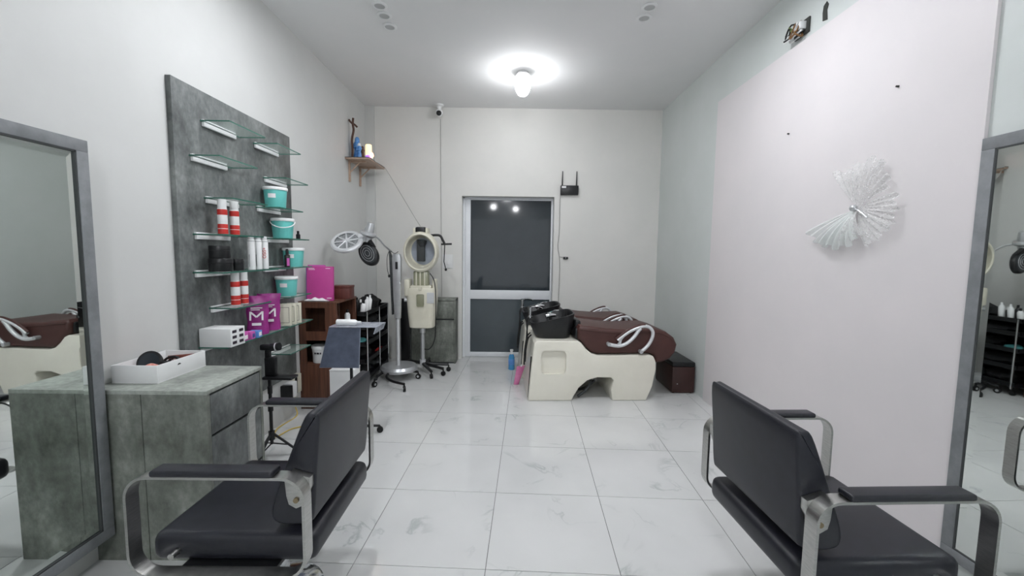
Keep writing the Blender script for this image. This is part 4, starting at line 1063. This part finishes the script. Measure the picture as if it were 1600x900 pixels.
# ------------------------------------------------------------------ wall fittings
def fittings():
    t = thing('security_camera', 'small white security camera with black lens under the ceiling at the back wall', 'camera', (-.9, 5.36, ZC))
    part('mount', MB().lathe([(0, 0), (.055, 0), (.055, -.014), (.03, -.025), (.02, -.06), (0, -.06)], 24), M_['white'], t)
    part('camera_head', MB().ell((0, -.005, -.1), (.045, .045, .05), 20), M_['white'], t)
    part('lens', MB().ell((0, -.035, -.11), (.033, .022, .033), 18), M_['black'], t)
    t = thing('wall_conduit', 'thin vertical cable running down the back wall below the security camera', 'cable', (-.9, YB, 0))
    part('cable_run', MB().tube([(0, -.005, 3.09), (.004, -.005, 2.0), (.012, -.005, 1.2), (.012, -.005, .83)], .0032, 6), M_['cable'], t)
    t = thing('wall_switch', 'white switch plate on the back wall beside the hair steamer', 'switch', (-.80, YB, 1.28))
    part('plate', MB().box(-.075, .06, -.01, 0, -.08, .1, .004), M_['paper'], t)
    part('rocker', MB().box(-.03, .02, -.016, -.01, -.03, .04, .003), M_['white'], t)
    t = thing('wifi_router', 'black router with two antennas on the back wall beside the door', 'router', (.752, YB, 2.16))
    part('router_body', MB().box(-.115, .115, -.045, -.002, 0, .12, .008), M_['black'], t)
    for x in (-.092, .09): part('antenna', MB().tube([(x, -.02, .115), (x, -.02, .17), (x+.002, -.02, .3)], [.009, .008, .005], 8), M_['black'], t)
    part('sticker', MB().box(-.1, -.045, -.0465, -.045, .085, .11), M_['paper'], t)
    t = thing('router_cable', 'thin cable hanging down the wall from the black router', 'cable', (.64, YB, 0))
    part('cable_run', MB().tube(spline([(.01, -.012, 2.2), (-.002, -.006, 2.1), (-.004, -.006, 1.7), (-.018, -.006, 1.5), (.004, -.006, 1.37), (.012, -.006, 1.2), (.005, -.006, .8), (.0, -.006, .45)], 6), .0045, 6), M_['cable'], t)
    part('branch_lead', MB().tube([(.004, -.006, 1.37), (.06, -.008, 1.362)], .0035, 6), M_['cable'], t)
    t = thing('inline_adapter', 'small black adapter on the cable beneath the router', 'adapter', (.725, YB, 1.355))
    part('adapter_body', MB().box(-.03, .03, -.03, -.0, -.014, .014, .004), M_['black'], t)
    part('adapter_pin', MB().cyl((.0, -.03, 0), (0, -.036, 0), .006, n=10), M_['silver'], t)
    # tulle butterfly bow
    px = 1.905
    t = thing('tulle_bow', 'white tulle butterfly bow pinned to the white wall panel', 'decoration', (px, 2.30, 1.68), 0)
    def petal(a0, a1, r0, r1, amp, n, lift, sag=0, nm='tulle_petal', mt='tulle'):
        # angles measured in the wall plane: 0 = towards the back wall (+y), 90 = up
        m = MB()
        def fn(u, v):
            a = math.radians(a0+(a1-a0)*u); r = (r0+(r1-r0)*u)*(1+.05*math.sin(u*PI*n*1.0))*v
            x = -.006-lift*math.sin(PI*min(1, v*.75))-amp*(1+math.sin(u*2*PI*n))*v**1.2
            return (x, r*math.cos(a), r*math.sin(a)-sag*v*v*abs(math.cos(a)))
        part(nm, m.grid(fn, 14*max(2, n//2), 9), M_[mt], t)
    petal(-18, -60, .35, .24, .010, 6, .03, mt='tulle2')
    petal(-40, -112, .27, .18, .010, 6, .045, mt='tulle2')
    petal(-75, -128, .18, .17, .010, 5, .05)
    petal(52, 84, .27, .2, .008, 3, .02)
    petal(86, 128, .22, .29, .008, 4, .03)
    petal(122, 160, .27, .22, .008, 4, .02)
    petal(168, 210, .26, .27, .010, 6, .025)
    petal(205, 245, .26, .23, .010, 5, .025)
    part('knot', MB().ell((-.03, 0, 0), (.018, .022, .018), 12), M_['silver'], t)
    part('ribbon_tail', MB().tube(spline([(-.03, 0, 0), (-.04, -.05, -.02), (-.035, -.1, -.06)], 5), .004, 6), M_['silver_lt'], t)
    # loose wires where a lamp has been removed, and a cavity in the wall
    t = thing('loose_wiring', 'tangle of loose brown and white wires sticking out of the wall above the white panel', 'wiring', (XR, 2.88, 2.912))
    part('connector_block', MB().box(-.05, -.0, -.045, .02, -.02, .03, .006), M_['paper'], t)
    part('wall_plate', MB().box(-.012, 0, -.07, .07, -.05, .045, .003), M_['hole'], t)
    for k in range(7):
        r = random.Random(k+40)
        pts = [(0, r.uniform(-.05, .05), r.uniform(-.03, .03))]
        for j in range(4): pts.append((-r.uniform(.02, .08), r.uniform(-.05, .11), r.uniform(-.06, .05)))
        part('wire', MB().tube(spline(pts, 5), .0055, 6), M_[('copper', 'black', 'paper', 'green', 'copper', 'paper', 'black')[k]], t)
    t = thing('wall_cavity', 'small dark hole chipped in the wall beside the loose wires', 'hole', (XR, 2.68, 2.914))
    part('cavity', MB().prism([(-.02, -.06), (.02, -.05), (.025, .0), (.02, .04), (-.005, .055), (-.022, .03), (-.012, 0)], 'x', -.003, -.0005), M_['hole'], t)
    for y, z in ((2.121, 2.254), (2.929, 2.25)):
        tag(part('wall_nail', MB().cyl((0, 0, 0), (-.012, 0, 0), .005, n=8), M_['hole'], None, (px, y, z)), 'small dark nail in the white wall panel near the tulle bow', 'nail', 'nails in the white panel')
fittings()
